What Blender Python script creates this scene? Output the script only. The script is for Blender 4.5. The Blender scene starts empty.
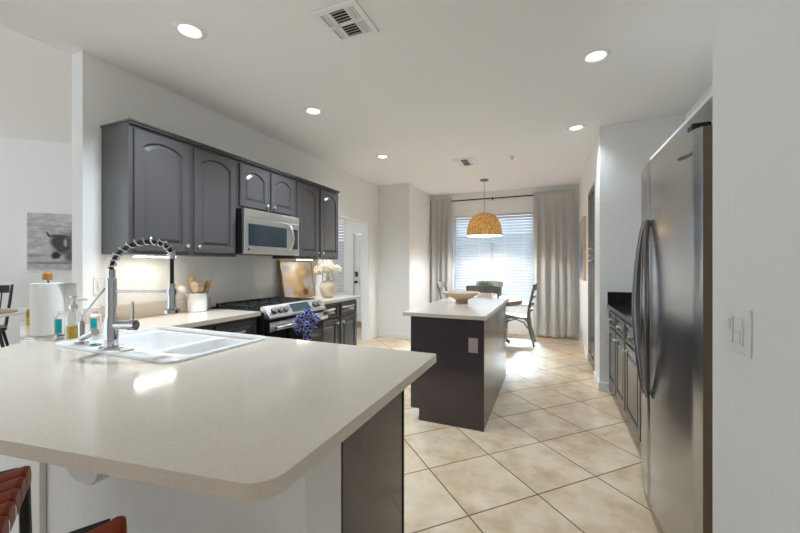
import bpy, bmesh, math, random
from mathutils import Vector, Matrix
R = math.radians
random.seed(7)
SC = bpy.context.scene
COL = SC.collection

# ------------------------------------------------------------------ camera, world, exposure
cam_d = bpy.data.cameras.new('camera')
cam = bpy.data.objects.new('camera', cam_d)
COL.objects.link(cam)
cam.location = (0, 0, 1.314)
cam.rotation_euler = (R(90), 0, R(23.1))
cam_d.sensor_width = 36
cam_d.lens = 352.5 / 800 * 36
cam_d.shift_y = -1.3 / 800
cam_d.clip_start = 0.02
SC.camera = cam

w = bpy.data.worlds.new('sky')
SC.world = w
w.use_nodes = True
bg = w.node_tree.nodes['Background']
bg.inputs[0].default_value = (0.80, 0.90, 1.0, 1)
bg.inputs[1].default_value = 0.92
SC.view_settings.view_transform = 'Standard'
SC.view_settings.look = 'None'
SC.view_settings.gamma = 1
SC.view_settings.use_curve_mapping = False
SC.view_settings.exposure = 0.95
# daylight outside the dining window
dl = bpy.data.lights.new('window_daylight', 'AREA')
dl.shape = 'RECTANGLE'
dl.size, dl.size_y = 2.6, 2.4
dl.energy = 335
dl.spread = R(26)
dl.color = (0.50, 0.74, 1.0)
dlo = bpy.data.objects.new('window_daylight', dl)
COL.objects.link(dlo)
dlo.location = (-1.05, 9.3, 3.75)
dlo.rotation_euler = (R(-44), 0, 0)
try:
    SC.cycles.max_bounces = 12
    SC.cycles.diffuse_bounces = 10
    SC.cycles.sample_clamp_indirect = 6
except Exception:
    pass


# ------------------------------------------------------------------ materials
def mat(name, color, rough=0.5, metal=0.0, spec=0.5, coat=0.0, trans=0.0, ior=1.45, aniso=0.0, emit=None, estr=0.0):
    m = bpy.data.materials.new(name)
    m.use_nodes = True
    b = m.node_tree.nodes['Principled BSDF']
    b.inputs['Base Color'].default_value = (*color, 1)
    b.inputs['Roughness'].default_value = rough
    b.inputs['Metallic'].default_value = metal
    b.inputs['Specular IOR Level'].default_value = spec
    b.inputs['Coat Weight'].default_value = coat
    b.inputs['Transmission Weight'].default_value = trans
    b.inputs['IOR'].default_value = ior
    b.inputs['Anisotropic'].default_value = aniso
    if emit:
        b.inputs['Emission Color'].default_value = (*emit, 1)
        b.inputs['Emission Strength'].default_value = estr
    return m


def nodes(m):
    return m.node_tree.nodes, m.node_tree.links, m.node_tree.nodes['Principled BSDF']


def noise_color(m, c1, c2, scale, detail=4, lo=0.35, hi=0.65, stretch=None):
    n, l, b = nodes(m)
    tc = n.new('ShaderNodeTexCoord')
    mp = n.new('ShaderNodeMapping')
    if stretch:
        mp.inputs['Scale'].default_value = stretch
    t = n.new('ShaderNodeTexNoise')
    t.inputs['Scale'].default_value = scale
    t.inputs['Detail'].default_value = detail
    r = n.new('ShaderNodeValToRGB')
    r.color_ramp.elements[0].position = lo
    r.color_ramp.elements[0].color = (*c1, 1)
    r.color_ramp.elements[1].position = hi
    r.color_ramp.elements[1].color = (*c2, 1)
    l.new(tc.outputs['Object'], mp.inputs[0])
    l.new(mp.outputs[0], t.inputs['Vector'])
    l.new(t.outputs['Fac'], r.inputs[0])
    l.new(r.outputs[0], b.inputs['Base Color'])
    return m


def bump(m, scale, strength, dist=0.002, detail=2, stretch=None):
    n, l, b = nodes(m)
    tc = n.new('ShaderNodeTexCoord')
    mp = n.new('ShaderNodeMapping')
    if stretch:
        mp.inputs['Scale'].default_value = stretch
    t = n.new('ShaderNodeTexNoise')
    t.inputs['Scale'].default_value = scale
    t.inputs['Detail'].default_value = detail
    bp = n.new('ShaderNodeBump')
    bp.inputs['Strength'].default_value = strength
    bp.inputs['Distance'].default_value = dist
    l.new(tc.outputs['Object'], mp.inputs[0])
    l.new(mp.outputs[0], t.inputs['Vector'])
    l.new(t.outputs['Fac'], bp.inputs['Height'])
    l.new(bp.outputs[0], b.inputs['Normal'])
    return m


M = {}
M['wall'] = bump(mat('wall_paint', (0.84, 0.84, 0.83), 0.75, spec=0.25), 42, 0.6, 0.005, stretch=(1, 1, 0.45))
M['ceil'] = bump(mat('ceiling_paint', (0.86, 0.86, 0.855), 0.85, spec=0.2), 30, 0.2, 0.003)
M['trim'] = mat('white_trim_paint', (0.85, 0.85, 0.83), 0.4)
M['cab'] = bump(mat('grey_cabinet_paint', (0.088, 0.083, 0.086), 0.24, spec=0.6), 3, 0.05, 0.001)
M['cabdark'] = mat('dark_cabinet_carcass', (0.03, 0.03, 0.034), 0.6)  # near-black colour of the peninsula carcass
M['isl'] = mat('espresso_island_paint', (0.06, 0.046, 0.054), 0.24, spec=0.6, coat=0.25)
M['chrome'] = mat('polished_chrome', (0.6, 0.61, 0.625), 0.08, 1.0)
M['nickel'] = mat('brushed_nickel', (0.72, 0.7, 0.67), 0.28, 1.0)
M['steel'] = mat('stainless_steel', (0.49, 0.5, 0.515), 0.25, 1.0, aniso=0.5)
M['range_steel'] = mat('bright_brushed_steel', (0.72, 0.72, 0.72), 0.3, 1.0)
M['steeldark'] = mat('dark_steel', (0.24, 0.23, 0.23), 0.25, 1.0)
M['fridge_side'] = mat('fridge_side_tile_reflection', (0.2, 0.15, 0.105), 0.4, spec=0.4)  # warm brown of the floor's reflection put into the base colour
M['black'] = mat('black_enamel', (0.012, 0.012, 0.013), 0.35)
M['iron'] = mat('cast_iron', (0.02, 0.02, 0.02), 0.6)
M['glassblk'] = mat('black_oven_glass', (0.008, 0.009, 0.01), 0.06, spec=0.6)
M['mwglass'] = mat('microwave_glass', (0.02, 0.035, 0.045), 0.08, spec=0.9)
M['lcd'] = mat('display_glass', (0.05, 0.075, 0.085), 0.15)
M['rubber'] = mat('black_rubber', (0.012, 0.012, 0.012), 0.5)
M['ceramic'] = mat('white_ceramic', (0.86, 0.85, 0.83), 0.15)
M['sink'] = mat('white_sink_enamel', (0.84, 0.84, 0.84), 0.12)
M['plastic'] = mat('white_plastic', (0.84, 0.84, 0.83), 0.35)
M['paper'] = bump(mat('paper_towel', (0.86, 0.85, 0.83), 0.95, spec=0.1), 120, 0.3, 0.002)
M['glass'] = mat('clear_glass', (1, 1, 1), 0.02, trans=1.0, ior=1.3)
def thin_glass():
    m = bpy.data.materials.new('window_glass')
    m.use_nodes = True
    n, l, b = m.node_tree.nodes, m.node_tree.links, None
    n.remove(n['Principled BSDF'])
    t = n.new('ShaderNodeBsdfTransparent')
    g = n.new('ShaderNodeBsdfGlossy')
    g.inputs['Roughness'].default_value = 0.0
    mx = n.new('ShaderNodeMixShader')
    mx.inputs[0].default_value = 0.06
    l.new(t.outputs[0], mx.inputs[1])
    l.new(g.outputs[0], mx.inputs[2])
    l.new(mx.outputs[0], n['Material Output'].inputs[0])
    return m


M['pane'] = thin_glass()
M['teal'] = mat('teal_label', (0.0, 0.42, 0.45), 0.5)
M['soap'] = mat('amber_soap', (0.75, 0.48, 0.04), 0.15)
M['leather'] = bump(mat('brown_leather', (0.33, 0.055, 0.018), 0.42, spec=0.3), 60, 0.2, 0.002)
M['blackmetal'] = mat('black_metal', (0.013, 0.014, 0.02), 0.4)
M['granite'] = noise_color(mat('black_granite', (0.02, 0.02, 0.02), 0.1), (0.008, 0.008, 0.009), (0.03, 0.03, 0.032), 150)
M['greywood'] = noise_color(mat('grey_painted_wood', (0.1, 0.1, 0.09), 0.5), (0.12, 0.115, 0.1), (0.2, 0.19, 0.17), 12, stretch=(1, 1, 0.2))
M['blackwood'] = mat('black_painted_wood', (0.015, 0.017, 0.022), 0.3)
M['brownwood'] = noise_color(mat('brown_table_wood', (0.2, 0.09, 0.04), 0.35), (0.17, 0.085, 0.045), (0.3, 0.16, 0.09), 8, stretch=(0.3, 2, 1))
M['redwood'] = mat('reddish_stained_wood', (0.3, 0.09, 0.03), 0.4)
M['lightwood'] = noise_color(mat('light_wood', (0.6, 0.4, 0.25), 0.5), (0.56, 0.4, 0.27), (0.72, 0.55, 0.4), 9, stretch=(1, 1, 4))
M['spoonwood'] = noise_color(mat('spoon_wood', (0.5, 0.32, 0.15), 0.6), (0.42, 0.27, 0.13), (0.62, 0.43, 0.24), 20)
M['amberwood'] = mat('amber_wood', (0.42, 0.2, 0.04), 0.4)
M['bone'] = mat('cream_plastic', (0.8, 0.74, 0.64), 0.3)
M['gold'] = mat('gold_frame', (0.5, 0.33, 0.12), 0.35, 0.6)
M['vase'] = bump(noise_color(mat('cream_vase', (0.6, 0.5, 0.38), 0.7), (0.56, 0.46, 0.34), (0.68, 0.58, 0.46), 14), 60, 0.4)
M['flower'] = mat('cream_petals', (0.86, 0.78, 0.62), 0.8)
M['stem'] = mat('green_stem', (0.16, 0.22, 0.08), 0.6)
M['plant'] = noise_color(mat('succulent_leaf', (0.12, 0.2, 0.1), 0.5), (0.05, 0.085, 0.045), (0.14, 0.2, 0.12), 25)
M['planter'] = mat('white_planter', (0.8, 0.79, 0.76), 0.5)
M['lens'] = mat('lamp_lens', (0.9, 0.9, 0.85), 0.5, emit=(1.0, 0.97, 0.92), estr=2.5)
M['ledbar'] = mat('led_bar', (0.9, 0.9, 0.85), 0.5, emit=(1.0, 0.93, 0.82), estr=9.0)
M['bulb'] = mat('warm_bulb', (1, 0.9, 0.7), 0.5, emit=(1.0, 0.82, 0.5), estr=18.0)
M['rod'] = mat('dark_rod_metal', (0.02, 0.022, 0.03), 0.4, 0.5)
M['mat_rug'] = noise_color(mat('brown_doormat', (0.3, 0.2, 0.12), 0.95), (0.2, 0.13, 0.08), (0.42, 0.31, 0.2), 60)
M['ventdark'] = mat('vent_cavity', (0.04, 0.035, 0.03), 0.8)
M['table_white'] = mat('white_table_lacquer', (0.85, 0.85, 0.84), 0.25)
M['wicker'] = mat('tan_placemat', (0.5, 0.38, 0.25), 0.9)
M['light_switch'] = mat('switch_plastic', (0.8, 0.79, 0.77), 0.3)
M['outlet_taupe'] = mat('taupe_outlet_plate', (0.42, 0.37, 0.38), 0.4)


def translucent(name, color, mixfac, rough=0.8):
    m = bpy.data.materials.new(name)
    m.use_nodes = True
    n, l, b = nodes(m)
    b.inputs['Base Color'].default_value = (*color, 1)
    b.inputs['Roughness'].default_value = rough
    b.inputs['Specular IOR Level'].default_value = 0.15
    t = n.new('ShaderNodeBsdfTranslucent')
    t.inputs[0].default_value = (*color, 1)
    mx = n.new('ShaderNodeMixShader')
    mx.inputs[0].default_value = mixfac
    l.new(b.outputs[0], mx.inputs[1])
    l.new(t.outputs[0], mx.inputs[2])
    l.new(mx.outputs[0], n['Material Output'].inputs[0])
    return m


M['blind'] = translucent('blind_slat', (0.6, 0.6, 0.605), 0.03, 0.6)
M['curtain'] = bump(translucent('grey_linen', (0.50, 0.49, 0.475), 0.05), 220, 0.35, 0.002, stretch=(1, 1, 0.5))
M['rattan'] = translucent('woven_rattan', (0.62, 0.4, 0.12), 0.1)


def quartz():
    m = mat('cream_quartz', (0.72, 0.64, 0.54), 0.1, spec=0.5)
    n, l, b = nodes(m)
    tc = n.new('ShaderNodeTexCoord')
    t = n.new('ShaderNodeTexNoise')
    t.inputs['Scale'].default_value = 260
    t.inputs['Detail'].default_value = 3
    r = n.new('ShaderNodeValToRGB')
    e = r.color_ramp.elements
    e[0].position = 0.3
    e[0].color = (0.6, 0.53, 0.45, 1)
    e[1].position = 0.44
    e[1].color = (0.66, 0.59, 0.505, 1)
    x = e.new(0.7)
    x.color = (0.71, 0.645, 0.56, 1)
    l.new(tc.outputs['Object'], t.inputs['Vector'])
    l.new(t.outputs['Fac'], r.inputs[0])
    l.new(r.outputs[0], b.inputs['Base Color'])
    return m


M['quartz'] = quartz()


def math_node(n, l, op, a, b=None, c=None):
    k = n.new('ShaderNodeMath')
    k.operation = op
    for i, v in enumerate((a, b, c)):
        if v is None:
            continue
        if isinstance(v, (int, float)):
            k.inputs[i].default_value = v
        else:
            l.new(v, k.inputs[i])
    return k.outputs[0]


def tile_floor():
    m = mat('beige_floor_tile', (0.6, 0.5, 0.38), 0.28, spec=0.3)
    n, l, b = nodes(m)
    tc = n.new('ShaderNodeTexCoord')
    sp = n.new('ShaderNodeSeparateXYZ')
    l.new(tc.outputs['Object'], sp.inputs[0])
    S = 0.4625
    q = 1 / math.sqrt(2) / S
    u0 = (-0.394 + 1.841) * q
    v0 = (0.394 + 1.841) * q
    X, Y = sp.outputs[0], sp.outputs[1]
    add = math_node(n, l, 'ADD', X, Y)
    sub = math_node(n, l, 'SUBTRACT', Y, X)
    u = math_node(n, l, 'MULTIPLY_ADD', add, q, -(u0 - 20.0))
    v = math_node(n, l, 'MULTIPLY_ADD', sub, q, -(v0 - 20.0))
    fu = math_node(n, l, 'FRACT', u)
    fv = math_node(n, l, 'FRACT', v)
    du = math_node(n, l, 'ABSOLUTE', math_node(n, l, 'SUBTRACT', fu, 0.5))
    dv = math_node(n, l, 'ABSOLUTE', math_node(n, l, 'SUBTRACT', fv, 0.5))
    mx = math_node(n, l, 'MAXIMUM', du, dv)
    mr = n.new('ShaderNodeMapRange')
    mr.inputs['From Min'].default_value = 0.4895
    mr.inputs['From Max'].default_value = 0.494
    l.new(mx, mr.inputs['Value'])
    cb = n.new('ShaderNodeCombineXYZ')
    l.new(math_node(n, l, 'FLOOR', u), cb.inputs[0])
    l.new(math_node(n, l, 'FLOOR', v), cb.inputs[1])
    wn = n.new('ShaderNodeTexWhiteNoise')
    l.new(cb.outputs[0], wn.inputs['Vector'])
    # mottling shifted per tile
    vm = n.new('ShaderNodeVectorMath')
    vm.operation = 'MULTIPLY_ADD'
    l.new(wn.outputs['Color'], vm.inputs[0])
    vm.inputs[1].default_value = (7, 7, 7)
    l.new(tc.outputs['Object'], vm.inputs[2])
    t = n.new('ShaderNodeTexNoise')
    t.inputs['Scale'].default_value = 5.5
    t.inputs['Detail'].default_value = 7
    t.inputs['Roughness'].default_value = 0.62
    l.new(vm.outputs[0], t.inputs['Vector'])
    r = n.new('ShaderNodeValToRGB')
    e = r.color_ramp.elements
    e[0].position = 0.3
    e[0].color = (0.52, 0.37, 0.22, 1)
    e[1].position = 0.68
    e[1].color = (0.74, 0.62, 0.465, 1)
    x = e.new(0.5)
    x.color = (0.665, 0.53, 0.375, 1)
    l.new(t.outputs['Fac'], r.inputs[0])
    mix = n.new('ShaderNodeMix')
    mix.data_type = 'RGBA'
    l.new(mr.outputs[0], mix.inputs['Factor'])
    l.new(r.outputs[0], mix.inputs['A'])
    mix.inputs['B'].default_value = (0.16, 0.115, 0.075, 1)
    l.new(mix.outputs['Result'], b.inputs['Base Color'])
    rr = math_node(n, l, 'MULTIPLY_ADD', mr.outputs[0], 0.4, 0.33)
    l.new(rr, b.inputs['Roughness'])
    bp = n.new('ShaderNodeBump')
    bp.inputs['Distance'].default_value = 0.003
    bp.inputs['Strength'].default_value = 0.6
    l.new(math_node(n, l, 'SUBTRACT', 1.0, mr.outputs[0]), bp.inputs['Height'])
    l.new(bp.outputs[0], b.inputs['Normal'])
    return m


M['tile'] = tile_floor()


def art(name, base_lo, base_hi, nscale, blobs, stretch=(1, 1, 1), bands=None):
    """Printed picture: mottled ground plus soft elliptical patches in the plane of the picture (object X, Z)."""
    m = mat(name, base_hi, 0.6, spec=0.2)
    n, l, b = nodes(m)
    tc = n.new('ShaderNodeTexCoord')
    mp = n.new('ShaderNodeMapping')
    mp.inputs['Scale'].default_value = stretch
    l.new(tc.outputs['Object'], mp.inputs[0])
    t = n.new('ShaderNodeTexNoise')
    t.inputs['Scale'].default_value = nscale
    t.inputs['Detail'].default_value = 6
    l.new(mp.outputs[0], t.inputs['Vector'])
    r = n.new('ShaderNodeValToRGB')
    r.color_ramp.elements[0].position = 0.3
    r.color_ramp.elements[1].position = 0.7
    r.color_ramp.elements[0].color = (*base_lo, 1)
    r.color_ramp.elements[1].color = (*base_hi, 1)
    l.new(t.outputs['Fac'], r.inputs[0])
    cur = r.outputs[0]
    w2 = n.new('ShaderNodeTexNoise')
    w2.inputs['Scale'].default_value = 14
    w2.inputs['Detail'].default_value = 4
    l.new(tc.outputs['Object'], w2.inputs['Vector'])
    sp = n.new('ShaderNodeSeparateXYZ')
    l.new(tc.outputs['Object'], sp.inputs[0])
    for (cx, cz, rx, rz, ang, col, soft) in blobs:
        dx = math_node(n, l, 'SUBTRACT', sp.outputs[0], cx)
        dz = math_node(n, l, 'SUBTRACT', sp.outputs[2], cz)
        c, s = math.cos(R(ang)), math.sin(R(ang))
        ex = math_node(n, l, 'ADD', math_node(n, l, 'MULTIPLY', dx, c / rx), math_node(n, l, 'MULTIPLY', dz, s / rx))
        ez = math_node(n, l, 'ADD', math_node(n, l, 'MULTIPLY', dx, -s / rz), math_node(n, l, 'MULTIPLY', dz, c / rz))
        d = math_node(n, l, 'SQRT', math_node(n, l, 'ADD', math_node(n, l, 'MULTIPLY', ex, ex), math_node(n, l, 'MULTIPLY', ez, ez)))
        d = math_node(n, l, 'ADD', d, math_node(n, l, 'MULTIPLY_ADD', w2.outputs['Fac'], 0.7, -0.35))
        mr = n.new('ShaderNodeMapRange')
        mr.inputs['From Min'].default_value = 1 + soft
        mr.inputs['From Max'].default_value = 1 - soft
        l.new(d, mr.inputs['Value'])
        mx = n.new('ShaderNodeMix')
        mx.data_type = 'RGBA'
        l.new(mr.outputs[0], mx.inputs['Factor'])
        l.new(cur, mx.inputs['A'])
        mx.inputs['B'].default_value = (*col, 1)
        cur = mx.outputs['Result']
    l.new(cur, b.inputs['Base Color'])
    return m


# ------------------------------------------------------------------ mesh helpers
def BM():
    return bmesh.new()


def box(bm, x0, x1, y0, y1, z0, z1, bev=0.0, seg=2):
    vs = [bm.verts.new((x, y, z)) for z in (z0, z1) for y in (y0, y1) for x in (x0, x1)]
    fs = [(0, 2, 3, 1), (4, 5, 7, 6), (0, 1, 5, 4), (2, 6, 7, 3), (0, 4, 6, 2), (1, 3, 7, 5)]
    faces = [bm.faces.new([vs[i] for i in f]) for f in fs]
    if bev > 0:
        edges = list({e for f in faces for e in f.edges})
        bmesh.ops.bevel(bm, geom=edges, offset=bev, segments=seg, affect='EDGES', profile=0.5)
    return bm


def cyl(bm, p0, p1, r0, r1=None, seg=20, cap=True):
    r1 = r0 if r1 is None else r1
    p0, p1 = Vector(p0), Vector(p1)
    d = (p1 - p0).normalized()
    a = d.orthogonal().normalized()
    b = d.cross(a)
    rings = []
    for p, r in ((p0, r0), (p1, r1)):
        rings.append([bm.verts.new(p + (a * math.cos(t) + b * math.sin(t)) * r) for t in [2 * math.pi * i / seg for i in range(seg)]])
    for i in range(seg):
        j = (i + 1) % seg
        bm.faces.new((rings[0][i], rings[0][j], rings[1][j], rings[1][i]))
    if cap:
        bm.faces.new(rings[0][::-1])
        bm.faces.new(rings[1])
    return bm


def tube(bm, pts, r, seg=10, cap=True):
    pts = [Vector(p) for p in pts]
    rs = r if isinstance(r, (list, tuple)) else [r] * len(pts)
    rings = []
    up = None
    for i, p in enumerate(pts):
        d = (pts[min(i + 1, len(pts) - 1)] - pts[max(i - 1, 0)]).normalized()
        if up is None:
            up = d.orthogonal().normalized()
        up = (up - d * up.dot(d)).normalized()
        b = d.cross(up)
        rings.append([bm.verts.new(p + (up * math.cos(t) + b * math.sin(t)) * rs[i]) for t in [2 * math.pi * k / seg for k in range(seg)]])
    for a, b2 in zip(rings, rings[1:]):
        for i in range(seg):
            j = (i + 1) % seg
            bm.faces.new((a[i], a[j], b2[j], b2[i]))
    if cap:
        bm.faces.new(rings[0][::-1])
        bm.faces.new(rings[-1])
    return bm


def lathe(bm, prof, c=(0, 0, 0), seg=32, close=False):
    c = Vector(c)
    rings = []
    for r, z in prof:
        if r < 1e-5:
            rings.append([bm.verts.new(c + Vector((0, 0, z)))])
        else:
            rings.append([bm.verts.new(c + Vector((r * math.cos(t), r * math.sin(t), z))) for t in [2 * math.pi * k / seg for k in range(seg)]])
    for a, b in zip(rings, rings[1:]):
        if len(a) == 1 and len(b) == 1:
            continue
        for i in range(seg):
            j = (i + 1) % seg
            if len(a) == 1:
                bm.faces.new((a[0], b[j], b[i]))
            elif len(b) == 1:
                bm.faces.new((a[i], a[j], b[0]))
            else:
                bm.faces.new((a[i], a[j], b[j], b[i]))
    return bm


def prism(bm, poly, z0, z1, axis='z'):
    def P(a, b, t):
        if axis == 'z':
            return (a, b, t)
        if axis == 'x':
            return (t, a, b)
        return (a, t, b)
    lo = [bm.verts.new(P(a, b, z0)) for a, b in poly]
    hi = [bm.verts.new(P(a, b, z1)) for a, b in poly]
    n = len(poly)
    bm.faces.new(lo[::-1])
    bm.faces.new(hi)
    for i in range(n):
        j = (i + 1) % n
        bm.faces.new((lo[i], lo[j], hi[j], hi[i]))
    return bm


def arc(cx, cy, r, a0, a1, n=8):
    return [(cx + r * math.cos(R(a0 + (a1 - a0) * i / n)), cy + r * math.sin(R(a0 + (a1 - a0) * i / n))) for i in range(n + 1)]


def ball(bm, c, r, sx=1, sy=1, sz=1, u=16, v=10):
    m = Matrix.Translation(Vector(c)) @ Matrix.Diagonal((sx * r, sy * r, sz * r, 1))
    bmesh.ops.create_uvsphere(bm, u_segments=u, v_segments=v, radius=1, matrix=m)
    return bm


def obj(name, bm, m, parent=None, smooth=False, bev=0.0, angle=35):
    bmesh.ops.recalc_face_normals(bm, faces=bm.faces)
    me = bpy.data.meshes.new(name)
    bm.to_mesh(me)
    bm.free()
    o = bpy.data.objects.new(name, me)
    COL.objects.link(o)
    if isinstance(m, str):
        m = M[m]
    me.materials.append(m)
    if smooth:
        for p in me.polygons:
            p.use_smooth = True
        try:
            me.set_sharp_from_angle(angle=R(angle))
        except Exception:
            pass
    if bev > 0:
        b = o.modifiers.new('edge', 'BEVEL')
        b.width = bev
        b.segments = 2
        b.limit_method = 'ANGLE'
    if parent:
        o.parent = parent
    return o


def tag(o, label, cat, group=None, kind=None):
    o['label'] = label
    o['category'] = cat
    if group:
        o['group'] = group
    if kind:
        o['kind'] = kind
    return o


def thing(name, label, cat, loc=(0, 0, 0), rotz=0.0, group=None):
    o = bpy.data.objects.new(name, None)
    COL.objects.link(o)
    o.location = loc
    o.rotation_euler = (0, 0, rotz)
    o.empty_display_size = 0.1
    return tag(o, label, cat, group)


def struct(name, bm, m, parent=None, bev=0.0, label=None, cat='wall'):
    o = obj(name, bm, m, parent, bev=bev)
    if parent is None:
        o['kind'] = 'structure'
        if label:
            o['label'] = label
            o['category'] = cat
    return o


def dup(root, loc=None, rotz=None, label=None, group=None):
    def cp(o, parent):
        c = o.copy()
        COL.objects.link(c)
        if parent:
            c.parent = parent
        for ch in [k for k in bpy.data.objects if k.parent == o]:
            cp(ch, c)
        return c
    r = cp(root, None)
    if loc is not None:
        r.location = loc
    if rotz is not None:
        r.rotation_euler = (0, 0, rotz)
    if label:
        r['label'] = label
    if group:
        r['group'] = group
    return r


# ------------------------------------------------------------------ room shell
CZ = 2.77
WL = -2.92
struct('floor', box(BM(), -9, 1.5, -3.5, 7.35, -0.1, 0), 'tile', label='diagonal beige ceramic tile floor', cat='floor')
struct('ceiling', box(BM(), -3.03, 1.45, -3.5, 7.35, CZ, CZ + 0.1), 'ceil', label='flat off white kitchen ceiling', cat='ceiling')
b = BM()
box(b, -6.5, -3.03, 4.3, 7.35, CZ, CZ + 0.1)
struct('ceiling_hall', b, 'ceil', label='ceiling of the entry hall beyond the doorway', cat='ceiling')
struct('ceiling_side', box(BM(), -9, -3.06, -3.5, 4.3, 3.3, 3.4), 'ceil', label='higher ceiling of the side room at left', cat='ceiling')
struct('wall_header', box(BM(), -3.06, -3.03, -3.5, 1.355, CZ, 3.3), 'wall', label='drop between kitchen ceiling and higher side ceiling')
b = BM()
box(b, -3.05, WL, 1.355, 4.15, 0, CZ)
box(b, -3.05, WL, 4.15, 5.45, 2.05, CZ)
box(b, -3.05, WL, 5.45, 5.82, 0, CZ)
struct('wall_left', b, 'wall', label='white wall behind the range and upper cabinets')
struct('wall_corner', box(BM(), -3.05, -2.3, 5.82, 5.95, 0, CZ), 'wall', label='short white wall past the hall doorway')
struct('wall_nook', box(BM(), -2.43, -2.3, 5.95, 7.08, 0, CZ), 'wall', label='side wall of the dining nook with light switch')
b = BM()
WX0, WX1, WZ0, WZ1 = -1.83, -0.27, 0.585, 2.385
box(b, -2.43, WX0, 7.08, 7.22, 0, CZ)
box(b, WX1, 0.61, 7.08, 7.22, 0, CZ)
box(b, WX0, WX1, 7.08, 7.22, WZ1, CZ)
box(b, WX0, WX1, 7.08, 7.22, 0, WZ0)
struct('wall_back', b, 'wall', label='window wall of the dining nook')
b = BM()
HX0, HX1, HZ0, HZ1 = -4.86, -4.52, 0.66, 2.35
box(b, -6.5, HX0, 7.2, 7.33, 0, CZ)
box(b, HX1, -4.27, 7.2, 7.33, 0, CZ)
box(b, HX0, HX1, 7.2, 7.33, HZ1, CZ)
box(b, HX0, HX1, 7.2, 7.33, 0, HZ0)
box(b, -4.27, -3.35, 7.2, 7.33, 2.06, CZ)
box(b, -3.35, -2.43, 7.23, 7.33, 0, CZ)
struct('wall_hall', b, 'wall', label='front wall of the entry hall')
PY0, PY1, PZ = 4.66, 5.46, 2.31
b = BM()
box(b, 0.475, 0.605, 4.22, PY0, 0, CZ)
box(b, 0.475, 0.605, PY0, PY1, PZ, CZ)
box(b, 0.475, 0.605, PY1, 7.08, 0, CZ)
struct('wall_right', b, 'wall', label='right wall of the dining nook with pantry niche')
struct('wall_end', box(BM(), 0.605, 1.33, 4.22, 4.35, 0, CZ), 'wall', label='end wall above the black right hand counter')
struct('wall_alcove', box(BM(), 1.2, 1.33, 1.27, 4.22, 0, CZ), 'wall', label='wall behind the refrigerator alcove')
b = BM()
box(b, 0.42, 0.56, -3.5, 1.27, 0, CZ)
box(b, 0.56, 1.33, 1.14, 1.27, 0, CZ)
struct('wall_near', b, 'wall', bev=0.012, label='textured white wall at the right edge of the picture')
struct('wall_rear_added', box(BM(), -2.6, 0.42, -3.5, -3.37, 0, CZ), 'wall', label='added unseen wall blocking light from behind the viewer')  # added out of view to keep rear skylight off the end wall
# side room: wall set at 45 degrees
b = BM()
P0 = Vector((-7.826, 2.589, 0))
A = Vector((math.sqrt(.5), math.sqrt(.5), 0))
Nn = Vector((-math.sqrt(.5), math.sqrt(.5), 0))
p0, p1 = P0 - A * 1.6, P0 + A * 3.0
prism(b, [(p0.x, p0.y), (p1.x, p1.y), ((p1 + Nn * .13).x, (p1 + Nn * .13).y), ((p0 + Nn * .13).x, (p0 + Nn * .13).y)], 0, 3.3)
struct('wall_side', b, 'wall', label='diagonal white wall of the side room')
# pony wall of the peninsula
PNX = -0.62
b = BM()
box(b, -2.42, PNX, 0.79, 0.975, 0, 0.878)
struct('wall_peninsula', b, 'wall', bev=0.006, label='white half wall under the breakfast bar')
b = BM()
box(b, -2.12, -1.97, 0.766, 0.79, 0, 0.878, 0.004)
struct('trim_1', b, 'trim', label='white upright trim board on half wall under the bar', cat='trim')
# baseboards
def base(name, x0, x1, y0, y1, label):
    struct(name, box(BM(), x0, x1, y0, y1, 0, 0.09, 0.004), 'trim', label=label, cat='baseboard')
base('baseboard_corner', WL, -2.288, 5.807, 5.82, 'white baseboard on short wall past doorway')
base('baseboard_nook', -2.3, -2.287, 5.82, 7.08, 'white baseboard under the nook light switch')
base('baseboard_back', -2.287, 0.462, 7.067, 7.08, 'white baseboard below the dining window')
base('baseboard_right', 0.462, 0.475, PY1 + 0.02, 7.067, 'white baseboard below picture on right wall')
base('baseboard_end', 0.462, 0.475, 4.207, PY0 - 0.02, 'white baseboard on wall end beside pantry')
base('baseboard_return', 0.475, 0.56, 4.207, 4.22, 'short white baseboard beside right hand cabinets')
base('baseboard_near', 0.407, 0.42, -3.5, 1.27, 'white baseboard on near right wall')
# doorway casing
b = BM()
box(b, -2.92, -2.904, 5.45, 5.535, 0, 2.05, 0.003)
box(b, -3.05, -2.92, 5.432, 5.45, 0, 2.05)
struct('trim_2', b, 'trim', label='white right hand casing of hall doorway', cat='trim')
b = BM()
box(b, -2.92, -2.904, 4.15, 5.535, 2.05, 2.075, 0.003)
struct('trim_3', b, 'trim', label='thin white head casing of hall doorway', cat='trim')
b = BM()
box(b, -2.92, -2.904, 4.09, 4.15, 0, 2.05, 0.003)
struct('trim_4', b, 'trim', label='white left hand casing of hall doorway', cat='trim')

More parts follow.
